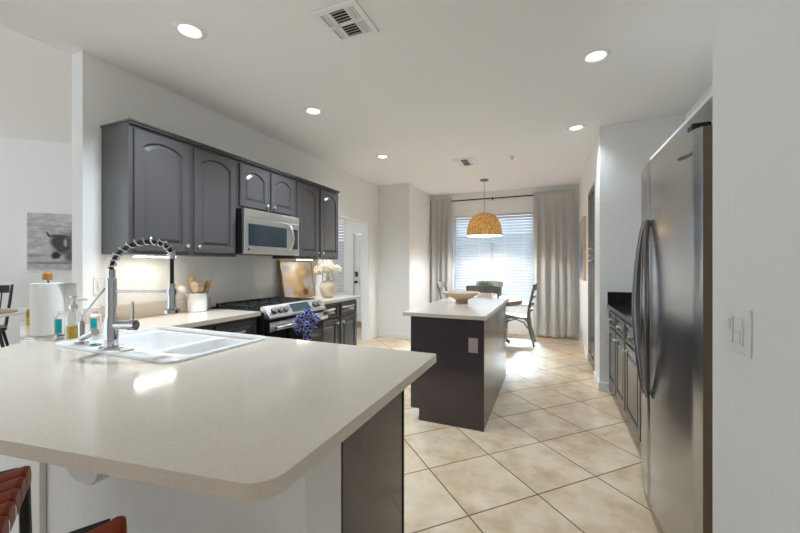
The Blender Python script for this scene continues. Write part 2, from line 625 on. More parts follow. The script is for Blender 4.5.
# window of the nook
win = thing('window_1', 'large dining nook window behind white blinds', 'window', ((WX0 + WX1) / 2, 7.15, WZ0))
win['kind'] = 'structure'
hw, hh = (WX1 - WX0) / 2, WZ1 - WZ0
b = BM()
box(b, -hw, hw, 0.0, 0.05, 0, 0.05)
box(b, -hw, hw, 0.0, 0.05, hh - 0.05, hh)
box(b, -hw, -hw + 0.05, 0.0, 0.05, 0.05, hh - 0.05)
box(b, hw - 0.05, hw, 0.0, 0.05, 0.05, hh - 0.05)
box(b, -0.03, 0.03, 0.0, 0.05, 0.05, hh - 0.05)
obj('window_frame', b, 'trim', win)
obj('glass', box(BM(), -hw + 0.05, hw - 0.05, 0.022, 0.028, 0.05, hh - 0.05), 'pane', win)
obj('window_sill', box(BM(), -hw - 0.02, hw + 0.02, -0.1, 0.0, -0.022, 0.0, 0.004), 'trim', win)
bl = thing('window_blind', 'white horizontal slat blind lowered over the nook window', 'blind', ((WX0 + WX1) / 2, 7.11, WZ0 + 0.004))
obj('headrail', box(BM(), -hw + 0.004, hw - 0.004, -0.028, 0.028, hh - 0.075, hh - 0.006, 0.004), 'trim', bl)
b = BM()
ns = 31
for i in range(ns):
    z = 0.04 + i * (hh - 0.13) / (ns - 1)
    t = R(51)
    dy, dz = 0.03 * math.cos(t), 0.03 * math.sin(t)
    vs = []
    for k in range(5):
        f = -1 + k / 2
        cv = 0.004 * (1 - f * f)
        vs.append((f * dy + cv * math.sin(t), z + f * dz - cv * math.cos(t)))
    up = [(y, zz + 0.0012) for y, zz in vs]
    dn = [(y, zz - 0.0012) for y, zz in vs][::-1]
    prism(b, up + dn, -hw + 0.008, hw - 0.008, 'x')
obj('slats', b, 'blind', bl)
obj('bottom_rail', box(BM(), -hw + 0.008, hw - 0.008, -0.022, 0.022, 0.0, 0.018, 0.003), 'trim', bl)
b = BM()
for x in (-hw + 0.2, -0.25, 0.25, hw - 0.2):
    cyl(b, (x, -0.03, 0.01), (x, -0.03, hh - 0.02), 0.0016, seg=6)
obj('ladder_cord', b, 'trim', bl)

struct('floor_patio_added', box(BM(), -8, 6, 7.36, 13.0, -0.14, -0.04), mat('added_patio_grey', (0.3, 0.29, 0.27), 0.9), label='added unseen patio slab dimming the gaps in the nook blind', cat='ground')  # added ground, so blind gaps don't show bright sky
struct('wall_garden_added', box(BM(), -8, 6, 12.0, 12.2, -0.04, 2.3), mat('added_garden_wall_grey', (0.36, 0.34, 0.31), 0.9), label='added unseen garden wall greying the view between blind slats', cat='wall')  # added backdrop, turns the blind gaps mid grey instead of white

# hall window + door
w2 = thing('window_2', 'narrow bright entry hall window with white blinds', 'window', ((HX0 + HX1) / 2, 7.25, HZ0))
w2['kind'] = 'structure'
hw2, hh2 = (HX1 - HX0) / 2, HZ1 - HZ0
b = BM()
box(b, -hw2, hw2, 0, 0.04, 0, 0.04)
box(b, -hw2, hw2, 0, 0.04, hh2 - 0.04, hh2)
box(b, -hw2, -hw2 + 0.04, 0, 0.04, 0.04, hh2 - 0.04)
box(b, hw2 - 0.04, hw2, 0, 0.04, 0.04, hh2 - 0.04)
obj('window_frame', b, 'trim', w2)
obj('glass', box(BM(), -hw2 + 0.04, hw2 - 0.04, 0.015, 0.021, 0.04, hh2 - 0.04), 'pane', w2)
obj('window_sill', box(BM(), -hw2 - 0.03, hw2 + 0.03, -0.08, 0.0, -0.025, 0.0, 0.004), 'trim', w2)
b = BM()
for i in range(24):
    z = 0.06 + i * (hh2 - 0.12) / 23
    prism(b, [(-0.042, z - 0.028), (-0.039, z - 0.028), (-0.018, z + 0.028), (-0.021, z + 0.028)], -hw2 + 0.01, hw2 - 0.01, 'x')
obj('blind_slats', b, 'blind', w2)
obj('headrail', box(BM(), -hw2 - 0.02, hw2 + 0.02, -0.09, -0.05, hh2 - 0.07, hh2 + 0.02, 0.004), 'trim', w2)


def panel_loop(w, h, inset, rise, n=15, pw=2.2):
    x0, x1 = inset, w - inset
    z0, z1 = inset, h - inset - rise
    pts = [(x0, z0), (x1, z0), (x1, z1)]
    for i in range(1, n):
        t = i / n
        x = x1 + (x0 - x1) * t
        pts.append((x, z1 + rise * (1 - abs(2 * t - 1) ** pw)))
    pts.append((x0, z1))
    return pts


def panel_door(w, h, t=0.02, frame=0.055, rise=0.0, bm=None, ox=0, oz=0, raised=True):
    """Raised-panel door, back at y=0, front face at y=-t; cathedral arch when rise > 0."""
    bm = bm or BM()
    n = 15

    def ring(pts, y):
        return [bm.verts.new((ox + x, y, oz + z)) for x, z in pts]
    inner = panel_loop(w, h, frame, rise, n)

    def outer(e):
        o = []
        for i, (x, z) in enumerate(inner):
            if i == 0:
                o.append((e, e))
            elif i == 1:
                o.append((w - e, e))
            elif i == 2:
                o.append((w - e, h - e))
            elif i == len(inner) - 1:
                o.append((e, h - e))
            else:
                o.append((x, h - e))
        return o
    loops = [ring(outer(0), 0), ring(outer(0), -t + 0.004), ring(outer(0.004), -t), ring(inner, -t)]
    g = 0.011
    loops.append(ring(panel_loop(w, h, frame + 0.004, rise, n), -t + g))
    loops.append(ring(panel_loop(w, h, frame + 0.012, rise, n), -t + g))
    if raised:
        loops.append(ring(panel_loop(w, h, frame + 0.034, rise * 0.9, n), -t + 0.001))
    for a, b2 in zip(loops, loops[1:]):
        m_ = len(a)
        for i in range(m_):
            j = (i + 1) % m_
            bm.faces.new((a[i], a[j], b2[j], b2[i]))
    bm.faces.new(loops[-1])
    bm.faces.new(loops[0][::-1])
    return bm


def knob(parent, x, y, z, r=0.014, m='nickel'):
    b = BM()
    cyl(b, (x, y, z), (x, y - 0.016, z), 0.006, 0.005, 12)
    ball(b, (x, y - 0.022, z), r, 1, 0.65, 1, 14, 8)
    return obj('knob', b, m, parent, True)


def pull(parent, x, y, z, L=0.1, m='nickel'):
    b = BM()
    for s in (-1, 1):
        cyl(b, (x + s * (L / 2 - 0.012), y, z), (x + s * (L / 2 - 0.012), y - 0.026, z), 0.005, seg=10)
    box(b, x - L / 2, x + L / 2, y - 0.034, y - 0.022, z - 0.007, z + 0.007, 0.003)
    return obj('handle', b, m, parent, True)


def door(root, x, z, w, h, y, rise=0.0, frame=0.055, m='cab', name='door'):
    o = obj(name, panel_door(w, h, 0.02, frame, rise), m, root)
    o.location = (x, y, z)
    return o


fd = thing('door_1', 'white panelled front door with dark deadbolt in the entry hall', 'door', (-4.26, 7.24, 0.01))
fd['kind'] = 'structure'
b = BM()
box(b, 0, 0.9, 0, 0.045, 0, 2.03, 0.003)
for zz, hh_ in ((0.15, 0.5), (0.75, 0.55), (1.4, 0.5)):
    for xx in (0.12, 0.5):
        panel_door(0.29, hh_, 0.012, 0.02, 0, b, xx, zz)
obj('door_leaf', b, 'trim', fd)
b = BM()
box(b, 0.03, 0.095, -0.022, 0, 1.03, 1.15, 0.006)
obj('deadbolt', b, 'blackmetal', fd)
b = BM()
cyl(b, (0.062, 0, 0.91), (0.062, -0.05, 0.91), 0.03, 0.012)
ball(b, (0.062, -0.06, 0.91), 0.03)
obj('door_handle', b, 'blackmetal', fd, True)
tag(obj('doormat', box(BM(), -4.5, -3.5, 6.5, 7.1, 0, 0.012, 0.004), 'mat_rug'), 'brown doormat inside the entry hall front door', 'doormat')

# ------------------------------------------------------------------ ceiling fittings
def downlight(x, y, watts, label):
    t = thing('recessed_downlight', label, 'ceiling light', (x, y, CZ), 0, 'recessed ceiling downlights')
    b = BM()
    lathe(b, [(0.055, -0.0005), (0.066, -0.013), (0.09, -0.006), (0.095, -0.0005), (0.055, -0.0005)], seg=32)
    obj('trim_ring', b, 'plastic', t, True)
    b = BM()
    lathe(b, [(0.0, -0.005), (0.05, -0.005), (0.053, -0.0005), (0.0, -0.0005)], seg=28)
    obj('lens', b, 'lens', t, True)
    ld = bpy.data.lights.new('downlight_lamp', 'SPOT')
    ld.energy = watts
    ld.color = (0.78, 0.9, 1.0)
    ld.spot_size = R(125)
    ld.spot_blend = 1.0
    ld.shadow_soft_size = 0.06
    lo = bpy.data.objects.new('downlight_lamp', ld)
    COL.objects.link(lo)
    lo.location = (0, 0, -0.03)
    lo.parent = t


downlight(-2.05, 1.495, 76, 'round recessed downlight nearest the left wall corner')
downlight(-2.05, 2.73, 76, 'round recessed downlight in front of the arched upper cabinets')
downlight(-2.06, 4.24, 76, 'small far recessed downlight near hall doorway side')
downlight(0.29, 2.78, 36, 'large round recessed downlight nearest the refrigerator')
downlight(0.25, 4.15, 26, 'oval looking recessed downlight near pantry wall corner')


def vent(x0, x1, y0, y1, label):
    t = thing('ceiling_vent', label, 'vent', ((x0 + x1) / 2, (y0 + y1) / 2, CZ))
    hx, hy = (x1 - x0) / 2, (y1 - y0) / 2
    obj('backing', box(BM(), -hx + 0.02, hx - 0.02, -hy + 0.02, hy - 0.02, -0.004, -0.0005), 'ventdark', t)
    b = BM()
    for a in ((-hx, hx, -hy, -hy + 0.035), (-hx, hx, hy - 0.035, hy), (-hx, -hx + 0.035, -hy + 0.035, hy - 0.035), (hx - 0.035, hx, -hy + 0.035, hy - 0.035)):
        box(b, *a, -0.014, -0.0005, 0.003)
    box(b, -hx * 0.42, -hx * 0.34, -hy + 0.035, hy - 0.035, -0.012, -0.004)
    box(b, hx * 0.34, hx * 0.42, -hy + 0.035, hy - 0.035, -0.012, -0.004)
    box(b, -hx + 0.035, hx - 0.035, -0.012, 0.012, -0.012, -0.004)
    obj('frame', b, 'plastic', t)
    b = BM()
    for k in range(10):
        y = -hy + 0.05 + k * (2 * hy - 0.1) / 9
        if abs(y) < 0.015:
            continue
        prism(b, [(y - 0.008, -0.013), (y - 0.006, -0.013), (y + 0.008, -0.004), (y + 0.006, -0.004)], -hx * 0.34, hx * 0.34, 'x')
    for s in (-1, 1):
        for k in range(3):
            x = s * (hx * 0.5 + k * 0.022)
            prism(b, [(x - 0.007, -0.013), (x - 0.005, -0.013), (x + 0.007, -0.004), (x + 0.005, -0.004)], -hy + 0.035, hy - 0.035, 'y')
    obj('louvres', b, 'plastic', t)


vent(-1.262, -0.978, 1.665, 1.965, 'large square louvred vent on the near kitchen ceiling')
vent(-1.235, -0.955, 4.74, 5.12, 'small louvred vent near the dining nook ceiling')
t = thing('fire_sprinkler', 'tiny sprinkler head on the ceiling beside small vent', 'sprinkler', (-0.47, 4.92, CZ))
b = BM()
cyl(b, (0, 0, -0.002), (0, 0, -0.008), 0.03, seg=18)
cyl(b, (0, 0, -0.008), (0, 0, -0.05), 0.008, seg=10)
cyl(b, (0, 0, -0.05), (0, 0, -0.054), 0.016, seg=14)
obj('head', b, 'nickel', t)

# ------------------------------------------------------------------ left run of cabinets (front faces +X)
LF = R(90)


def wall_cabinet(y0, y1, z0, z1, doors, label, depth=0.31, end_left=False, end_right=False, knob_low=True, rise=0.05, rail=True):
    """upper cabinet on the left wall; local X runs along world +Y, local -Y faces the room."""
    t = thing('upper_cabinet', label, 'cabinet', (WL + 0.002, y0, z0), LF)
    W, Hh = y1 - y0, z1 - z0
    b = BM()
    box(b, 0, W, -depth, 0, 0, Hh, 0.002)
    obj('carcass', b, 'cab', t)
    b = BM()
    xl = -0.02 if end_left else 0
    xr = W + 0.02 if end_right else W
    for (o, za, zb) in ((0.0, Hh, Hh + 0.014), (0.009, Hh + 0.014, Hh + 0.028)):
        box(b, xl if not end_left else -o, xr if not end_right else W + o, -depth - 0.02 - o, 0, za, zb, 0.003)
    obj('crown_moulding', b, 'cab', t)
    for (a, c, kside) in doors:
        w_, h_ = (c - a), Hh - 0.05
        d = door(t, a - y0, 0.025, w_, h_, -depth, rise)
        kx = w_ - 0.028 if kside == 'r' else 0.028
        knob(d, kx, -0.02, 0.045)
    return t


UZ0, UZ1 = 1.39, 2.27
wall_cabinet(1.463, 2.345, UZ0, UZ1, [(1.49, 1.886, 'r'), (1.93, 2.325, 'l')], 'two door arched grey upper cabinet at left end nearest the faucet', end_left=True)
wall_cabinet(2.347, 3.13, 1.83, UZ1, [(2.375, 2.725, 'r'), (2.765, 3.115, 'l')], 'short arched two door grey upper cabinet above the microwave', rise=0.06)
wall_cabinet(3.132, 4.005, UZ0, UZ1, [(3.165, 3.555, 'r'), (3.595, 3.985, 'l')], 'two door arched grey upper cabinet at far end by hall doorway', end_right=True)


def undercab(y0, y1, x0, watts, label):
    t = thing('undercabinet_light', label, 'light', (x0, (y0 + y1) / 2, UZ0))
    L = (y1 - y0) / 2
    obj('housing', box(BM(), -0.03, 0.03, -L, L, -0.012, -0.0005, 0.002), 'plastic', t)
    obj('diffuser', box(BM(), -0.024, 0.024, -L + 0.01, L - 0.01, -0.018, -0.0125, 0.002), 'ledbar', t)
    ld = bpy.data.lights.new('undercabinet_lamp', 'AREA')
    ld.shape = 'RECTANGLE'
    ld.size = 0.05
    ld.size_y = 2 * L
    ld.energy = watts
    ld.color = (1.0, 0.9, 0.74)
    lo = bpy.data.objects.new('undercabinet_lamp', ld)
    COL.objects.link(lo)
    lo.location = (0, 0, -0.022)
    lo.parent = t


undercab(1.56, 1.86, -2.72, 0.4, 'glowing light strip under leftmost upper cabinet')
undercab(3.3, 3.55, -2.70, 0.12, 'glowing light strip under far upper cabinet by microwave')

# microwave
mw = thing('microwave', 'stainless over the range microwave with dark window', 'microwave', (WL + 0.002, 2.352, 1.418), LF)
W, Hm, D = 0.745, 0.408, 0.37
obj('body', box(BM(), 0, W, -D, 0, 0, Hm, 0.004), 'black', mw)
b = BM()
box(b, 0, W, -D - 0.035, -D - 0.001, 0, Hm - 0.075, 0.006)
d = obj('door', b, 'range_steel', mw)
# window wraps door front
b = BM()
box(b, 0.045, 0.545, -D - 0.039, -D - 0.036, 0.075, 0.275, 0.002)
obj('window', b, 'mwglass', d)
b = BM()
box(b, 0.625, 0.715, -D - 0.039, -D - 0.036, 0.065, 0.275, 0.002)
obj('control_panel', b, 'mwglass', d)
b = BM()
pts = [(0.585, -D - 0.036, 0.05)]
for i in range(13):
    a = i / 12
    pts.append((0.585, -D - 0.036 - 0.055 * math.sin(math.pi * (0.12 + 0.76 * a)), 0.05 + 0.25 * a))
pts.append((0.585, -D - 0.036, 0.30))
tube(b, pts, 0.012, 10)
obj('handle', b, 'nickel', d, True)
b = BM()
cyl(b, (0.05, -D - 0.036, 0.04), (0.05, -D - 0.038, 0.04), 0.012, seg=18)
obj('badge', b, 'chrome', d)
b = BM()
box(b, 0, W, -D - 0.035, -D - 0.001, Hm - 0.073, Hm, 0.004)
for k in range(3):
    box(b, 0.03, W - 0.03, -D - 0.037, -D - 0.034, Hm - 0.06 + k * 0.018, Hm - 0.052 + k * 0.018, 0.001)
obj('vent_grille', b, 'range_steel', mw)

# base cabinets on the left
def base_cabinet(y0, y1, label, cols, x0=WL + 0.003, D=0.575, only_drawer=False, name='base_cabinet'):
    t = thing(name, label, 'cabinet', (x0, y0, 0), LF)
    W = y1 - y0
    b = BM()
    box(b, 0, W, -D, 0, 0.1, 0.876, 0.002)
    box(b, 0, W, -D + 0.07, 0, 0, 0.1)
    obj('carcass', b, 'cab', t)
    for a, c in cols:
        w_ = c - a
        dr = door(t, a - y0, 0.70, w_, 0.15, -D, 0, 0.028, name='drawer')
        pull(dr, w_ / 2, -0.02, 0.075, 0.105)
        dd = door(t, a - y0, 0.12, w_, 0.56, -D, 0, 0.055)
        knob(dd, w_ - 0.03 if a < (y0 + y1) / 2 else 0.03, -0.02, 0.51)
    return t


base_cabinet(1.545, 2.325, 'dark grey base cabinet with drawers left of the range', [(1.57, 1.855), (1.9, 2.305)])
base_cabinet(3.165, 4.03, 'dark grey base cabinet with two drawers right of the range', [(3.19, 3.57), (3.63, 4.01)])

# ------------------------------------------------------------------ counters
def slab(name, outer, hole, z0, z1, bev=0.004):
    bm = BM()
    def loop(p):
        vs = [bm.verts.new((x, y, z1)) for x, y in p]
        return [bm.edges.new((vs[i], vs[(i + 1) % len(vs)])) for i in range(len(vs))]
    es = loop(outer)
    if hole:
        es += loop(hole)
    bmesh.ops.triangle_fill(bm, use_beauty=True, edges=es)
    fs = list(bm.faces)
    r = bmesh.ops.extrude_face_region(bm, geom=fs)
    vs = [v for v in r['geom'] if isinstance(v, bmesh.types.BMVert)]
    for v in vs:
        v.co.z = z0
    return bm


CT0, CT1 = 0.879, 0.914
fy = lambda x: 0.462 + 0.145 * (x + 0.565)
outer = [(-0.485, 1.53), (-0.485, 1.53)]
outer = arc(-0.485, 1.515, 0.015, 90, 0, 4)[::1]
outer += arc(-0.535, 0.545, 0.065, 0, -82, 8)
outer += [(-2.40, fy(-2.40)), (-2.44, 0.80), (-2.51, 0.90), (-3.42, 1.225), (-3.3, 1.35), (WL + 0.001, 1.35), (WL + 0.001, 2.326), (-2.296, 2.326), (-2.296, 1.53)]
SX0, SX1, SY0, SY1 = -2.31, -1.40, 0.935, 1.49
def rrect(x0, x1, y0, y1, r, n=6):
    return arc(x1 - r, y1 - r, r, 0, 90, n) + arc(x0 + r, y1 - r, r, 90, 180, n) + arc(x0 + r, y0 + r, r, 180, 270, n) + arc(x1 - r, y0 + r, r, 270, 360, n)
hole = rrect(SX0 + 0.03, SX1 - 0.03, SY0 + 0.025, SY1 - 0.03, 0.05)
ct = thing('peninsula_countertop', 'large cream quartz breakfast bar top running along left wall', 'countertop', (0, 0, 0))
obj('slab', slab('slab', outer, hole, CT0, CT1), 'quartz', ct, bev=0.006)
b = BM()
box(b, WL + 0.001, WL + 0.022, 1.36, 2.326, CT1 + 0.0005, CT1 + 0.105, 0.003)
obj('backsplash', b, 'quartz', ct)
tag(obj('range_side_countertop', slab('s', [(WL + 0.001, 3.162), (-2.296, 3.162), (-2.296, 4.06), (WL + 0.001, 4.06)], None, CT0, CT1), 'quartz', bev=0.004),
    'short cream quartz countertop between the range and hall doorway', 'countertop')

# peninsula base
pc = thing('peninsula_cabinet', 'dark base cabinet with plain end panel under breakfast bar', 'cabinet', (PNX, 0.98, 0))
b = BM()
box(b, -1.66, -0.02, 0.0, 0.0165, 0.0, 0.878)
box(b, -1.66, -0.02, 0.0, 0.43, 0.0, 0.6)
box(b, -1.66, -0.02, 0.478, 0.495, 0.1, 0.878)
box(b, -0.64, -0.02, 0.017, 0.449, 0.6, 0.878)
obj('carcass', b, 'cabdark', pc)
b = BM()
box(b, -0.019, 0, 0.0, 0.50, 0.0, 0.878, 0.002)
obj('end_panel', b, 'isl', pc)
obj('corner_post', box(BM(), -0.03, 0.004, 0.502, 0.515, 0.0, 0.878, 0.001), 'black', pc)


# corbels under the bar
def corbel(x, label):
    t = thing('corbel_bracket', label, 'bracket', (x, 0.79, 0.878), 0, 'white corbels under the bar')
    pts = [(-0.085, -0.0005), (0.085, -0.0005), (0.085, -0.13)] + arc(0.025, -0.135, 0.06, 0, -90, 6) + arc(-0.025, -0.135, 0.06, -90, -180, 6) + [(-0.085, -0.13)]
    b = BM()
    prism(b, pts, -0.215, -0.0005, 'y')
    obj('bracket', b, 'trim', t, bev=0.004)


corbel(-1.25, 'rounded white support bracket under the front of breakfast bar')

# sink
sk = thing('sink', 'white enamel double bowl drop in sink in peninsula', 'sink', (0, 0, CT1))
bm = BM()
rz = 0.014
def ring3(pts, z):
    return [bm.verts.new((x, y, z)) for x, y in pts]
def skin(a, b2):
    for i in range(len(a)):
        j = (i + 1) % len(a)
        bm.faces.new((a[i], a[j], b2[j], b2[i]))
o0 = ring3(rrect(SX0, SX1, SY0, SY1, 0.055), 0.0008)
o1 = ring3(rrect(SX0 + 0.001, SX1 - 0.001, SY0 + 0.001, SY1 - 0.001, 0.055), rz * 0.6)
o2 = ring3(rrect(SX0 + 0.008, SX1 - 0.008, SY0 + 0.008, SY1 - 0.008, 0.05), rz)
o3 = ring3(rrect(SX0 + 0.028, SX1 - 0.024, SY0 + 0.105, SY1 - 0.024, 0.05), rz - 0.002)
skin(o0, o1); skin(o1, o2); skin(o2, o3)
o4 = ring3(rrect(SX0 + 0.034, SX1 - 0.03, SY0 + 0.112, SY1 - 0.03, 0.05), -0.012)
skin(o3, o4)
# deck between bowls at z=-0.012, two bowls
bowls = [(SX0 + 0.045, -1.765, SY0 + 0.12, SY1 - 0.04), (-1.715, SX1 - 0.04, SY0 + 0.12, SY1 - 0.04)]
es = [bm.edges.get((o4[i], o4[(i + 1) % len(o4)])) for i in range(len(o4))]
br = []
for bx in bowls:
    q = ring3(rrect(*bx, 0.06), -0.014)
    br.append(q)
    es += [bm.edges.new((q[i], q[(i + 1) % len(q)])) for i in range(len(q))]
bmesh.ops.triangle_fill(bm, use_beauty=True, edges=es)
for bx, q in zip(bowls, br):
    x0, x1, y0, y1 = bx
    q2 = ring3(rrect(x0 + 0.012, x1 - 0.012, y0 + 0.012, y1 - 0.012, 0.055), -0.05)
    q3 = ring3(rrect(x0 + 0.02, x1 - 0.02, y0 + 0.02, y1 - 0.02, 0.055), -0.17)
    q4 = ring3(rrect(x0 + 0.05, x1 - 0.05, y0 + 0.05, y1 - 0.05, 0.04), -0.195)
    skin(q, q2); skin(q2, q3); skin(q3, q4)
    bm.faces.new(q4)
obj('basin', bm, 'sink', sk, True, angle=50)
for bx in bowls:
    b = BM()
    lathe(b, [(0.0, -0.192), (0.04, -0.192), (0.044, -0.1945), (0.0, -0.1945)], ((bx[0] + bx[1]) / 2, (bx[2] + bx[3]) / 2, 0), 20)
    obj('drain', b, 'chrome', sk, True)
for (x, y) in ((-2.02, 0.985), (-1.77, 0.985)):
    b = BM()
    lathe(b, [(0.0, rz + 0.006), (0.024, rz + 0.005), (0.028, rz), (0.0, rz)], (x, y, 0), 24)
    obj('hole_cover', b, 'chrome', sk, True)

# faucet (arches towards the far right, over the bowl)
fa = thing('spring_faucet', 'tall chrome faucet with spring hose arching over the sink', 'faucet', (-1.885, 0.985, CT1 + rz + 0.0005), R(23))
b = BM()
lathe(b, [(0.0, 0.0), (0.047, 0.0), (0.047, 0.006), (0.035, 0.009), (0.0, 0.009)], seg=28)
obj('base_plate', b, 'chrome', fa, True)
b = BM()
lathe(b, [(0.0, 0.009), (0.027, 0.009), (0.027, 0.135), (0.022, 0.145), (0.0215, 0.32), (0.0165, 0.325), (0.0165, 0.365), (0.0, 0.365)], seg=28)
obj('body', b, 'chrome', fa, True)
# arch path in local XZ
Lx = 0.283
path = []
for i in range(25):
    a = math.pi * i / 24
    path.append((Lx / 2 - Lx / 2 * math.cos(a), 0, 0.365 + 0.093 * math.sin(a) + 0.062 * min(1, i / 20)))
path.append((Lx, 0, 0.39))
path.append((Lx, 0, 0.30))
b = BM()
tube(b, path, 0.0085, 10)
obj('hose', b, 'rubber', fa, True)
# spring coil round the arch
b = BM()
cp = []
turns = 12
Np = 220
seglen = 24
for i in range(Np + 1):
    f = i / Np * seglen
    k = min(int(f), seglen - 1)
    t_ = f - k
    p = Vector(path[k]).lerp(Vector(path[k + 1]), t_)
    d = (Vector(path[k + 1]) - Vector(path[k])).normalized()
    n1 = Vector((0, 1, 0))
    n2 = d.cross(n1)
    a = 2 * math.pi * turns * i / Np
    cp.append(p + (n1 * math.cos(a) + n2 * math.sin(a)) * 0.0145)
tube(b, cp, 0.0042, 7)
obj('spring', b, 'chrome', fa, True)
b = BM()
cyl(b, (0.02, 0, 0.262), (Lx - 0.01, 0, 0.262), 0.0055, seg=10)
lathe(b, [(0.019, 0.25), (0.023, 0.25), (0.023, 0.275), (0.019, 0.275)], (Lx, 0, 0), 20)
obj('support_arm', b, 'chrome', fa, True)
b = BM()
lathe(b, [(0.0, 0.3), (0.016, 0.3), (0.018, 0.25), (0.019, 0.2), (0.02, 0.185), (0.033, 0.178), (0.033, 0.163), (0.0, 0.163)], (Lx, 0, 0), 22)
obj('spray_head', b, 'chrome', fa, True)
b = BM()
cyl(b, (Lx, 0, 0.415), (Lx, 0, 0.445), 0.014, seg=14)
obj('hose_collar', b, 'chrome', fa, True)
b = BM()
cyl(b, (0.02, 0, 0.105), (0.085, 0, 0.105), 0.019, seg=20)
cyl(b, (0.085, 0, 0.105), (0.115, 0, 0.105), 0.024, seg=20)
obj('valve', b, 'chrome', fa, True)
b = BM()
cyl(b, (0.1, 0, 0.12), (0.1, 0, 0.215), 0.0065, 0.0055, 12)
obj('lever', b, 'chrome', fa, True)

ft = thing('filter_tap', 'short chrome filtered water tap with slanted spout left of faucet', 'tap', (-2.13, 0.985, CT1 + rz + 0.0005), R(23))
b = BM()
lathe(b, [(0, 0), (0.03, 0), (0.03, 0.005), (0.013, 0.008), (0.013, 0.1), (0.009, 0.11), (0, 0.11)], seg=20)
obj('body', b, 'chrome', ft, True)
b = BM()
tube(b, [(0, 0, 0.10), (0.004, 0, 0.125), (0.02, 0, 0.15), (0.108, 0, 0.262), (0.115, 0, 0.27)], [0.008, 0.007, 0.0065, 0.006, 0.006], 10)
obj('spout', b, 'chrome', ft, True)
b = BM()
cyl(b, (0.012, -0.01, 0.028), (0.085, -0.02, 0.06), 0.012, 0.02, 16)
obj('lever', b, 'chrome', ft, True)

# soap bottle etc. on the counter beside the sink
sx, sy = -2.36, 1.055
sb = thing('soap_dispenser', 'clear glass pump dispenser half full of amber soap', 'soap dispenser', (sx, sy, CT1 + 0.001))
b = BM()
lathe(b, [(0.0, 0.0), (0.033, 0.0), (0.035, 0.006), (0.035, 0.125), (0.028, 0.145), (0.014, 0.155), (0.014, 0.165), (0.012, 0.165), (0.012, 0.153), (0.026, 0.143), (0.032, 0.124), (0.032, 0.006), (0.0, 0.005)], seg=24)
obj('bottle', b, 'glass', sb, True)
b = BM()
lathe(b, [(0.0, 0.006), (0.031, 0.006), (0.031, 0.075), (0.0, 0.075)], seg=24)
obj('soap', b, 'soap', sb, True)
b = BM()
lathe(b, [(0.0, 0.166), (0.019, 0.166), (0.019, 0.185), (0.008, 0.19), (0.006, 0.222), (0.016, 0.225), (0.014, 0.234), (0.0, 0.236)], seg=20)
tube(b, [(0.0, 0, 0.206), (0.03, 0.012, 0.21), (0.06, 0.025, 0.216), (0.068, 0.03, 0.21)], 0.005, 8)
obj('pump', b, 'nickel', sb, True)


def teal_bottle(x, y, label):
    t = thing('label_bottle', label, 'bottle', (x, y, CT1 + 0.001))
    b = BM()
    lathe(b, [(0, 0), (0.026, 0), (0.027, 0.005), (0.027, 0.12), (0.012, 0.135), (0.012, 0.15), (0.0, 0.15)], seg=22)
    obj('bottle', b, 'glass', t, True)
    b = BM()
    aa = [R(-75 + 62 * k / 8) for k in range(9)]
    prism(b, [(0.0285 * math.cos(q), 0.0285 * math.sin(q)) for q in aa] + [(0.0275 * math.cos(q), 0.0275 * math.sin(q)) for q in aa[::-1]], 0.035, 0.11)
    obj('label', b, 'teal', t, True)


teal_bottle(-2.44, 1.035, 'clear bottle with teal label beside the paper towels')
teal_bottle(-2.30, 1.125, 'clear teal labelled bottle behind the amber soap dispenser')

# paper towels
px, py = -2.60, 1.045
ph = thing('paper_towel_holder', 'chrome paper towel stand with amber wood knob on the bar', 'paper towel holder', (px, py, CT1 + 0.001))
b = BM()
lathe(b, [(0, 0), (0.088, 0), (0.088, 0.008), (0.08, 0.011), (0, 0.011)], seg=32)
obj('base', b, 'chrome', ph, True)
b = BM()
cyl(b, (0, 0, 0.011), (0, 0, 0.315), 0.009, seg=14)
obj('post', b, 'chrome', ph, True)
b = BM()
lathe(b, [(0, 0.315), (0.02, 0.315), (0.022, 0.33), (0.021, 0.35), (0.014, 0.358), (0, 0.36)], seg=18)
obj('knob', b, 'amberwood', ph, True)
pr = thing('paper_towel_roll', 'white roll of paper towels standing on the counter', 'paper towels', (px, py, CT1 + 0.013))
b = BM()
lathe(b, [(0.02, 0), (0.068, 0), (0.069, 0.003), (0.069, 0.283), (0.068, 0.286), (0.02, 0.286), (0.02, 0)], seg=40)
obj('roll', b, 'paper', pr, True)
b = BM()
sh = []
for i in range(14):
    a = R(-40 + 100 * min(i, 8) / 8)
    r_ = 0.0705
    p = Vector((r_ * math.cos(a), r_ * math.sin(a)))
    if i > 8:
        tdir = Vector((-math.sin(R(60)), math.cos(R(60))))
        p += Vector((0.014, 0.004)) * (i - 8) + tdir * 0.006 * (i - 8)
    sh.append(p)
prv = None
outp = [(p.x, p.y) for p in sh] + [(p.x * 0.985, p.y * 0.985) for p in sh[::-1]]
prism(b, outp, 0.004, 0.282)
obj('loose_sheet', b, 'paper', pr, True)

bx = thing('small_printed_box', 'small yellow and green printed box at the counter end', 'box', (-3.22, 1.225, CT1 + 0.001), R(-40))
obj('carton', box(BM(), -0.04, 0.04, -0.025, 0.025, 0, 0.105, 0.002),
    art('printed_carton', (0.1, 0.12, 0.03), (0.75, 0.45, 0.02), 22, [(-0.02, 0.03, 0.02, 0.02, 0, (0.75, 0.18, 0.02), 0.3)]), bx)

# utensil crock
cx, cy = -2.818, 2.125
cr = thing('utensil_crock', 'white ceramic crock holding utensils by the backsplash', 'crock', (cx, cy, CT1 + 0.001))
b = BM()
lathe(b, [(0, 0), (0.07, 0), (0.076, 0.006), (0.076, 0.152), (0.074, 0.158), (0.069, 0.156), (0.066, 0.01), (0, 0.008)], seg=36)
obj('pot', b, 'ceramic', cr, True)


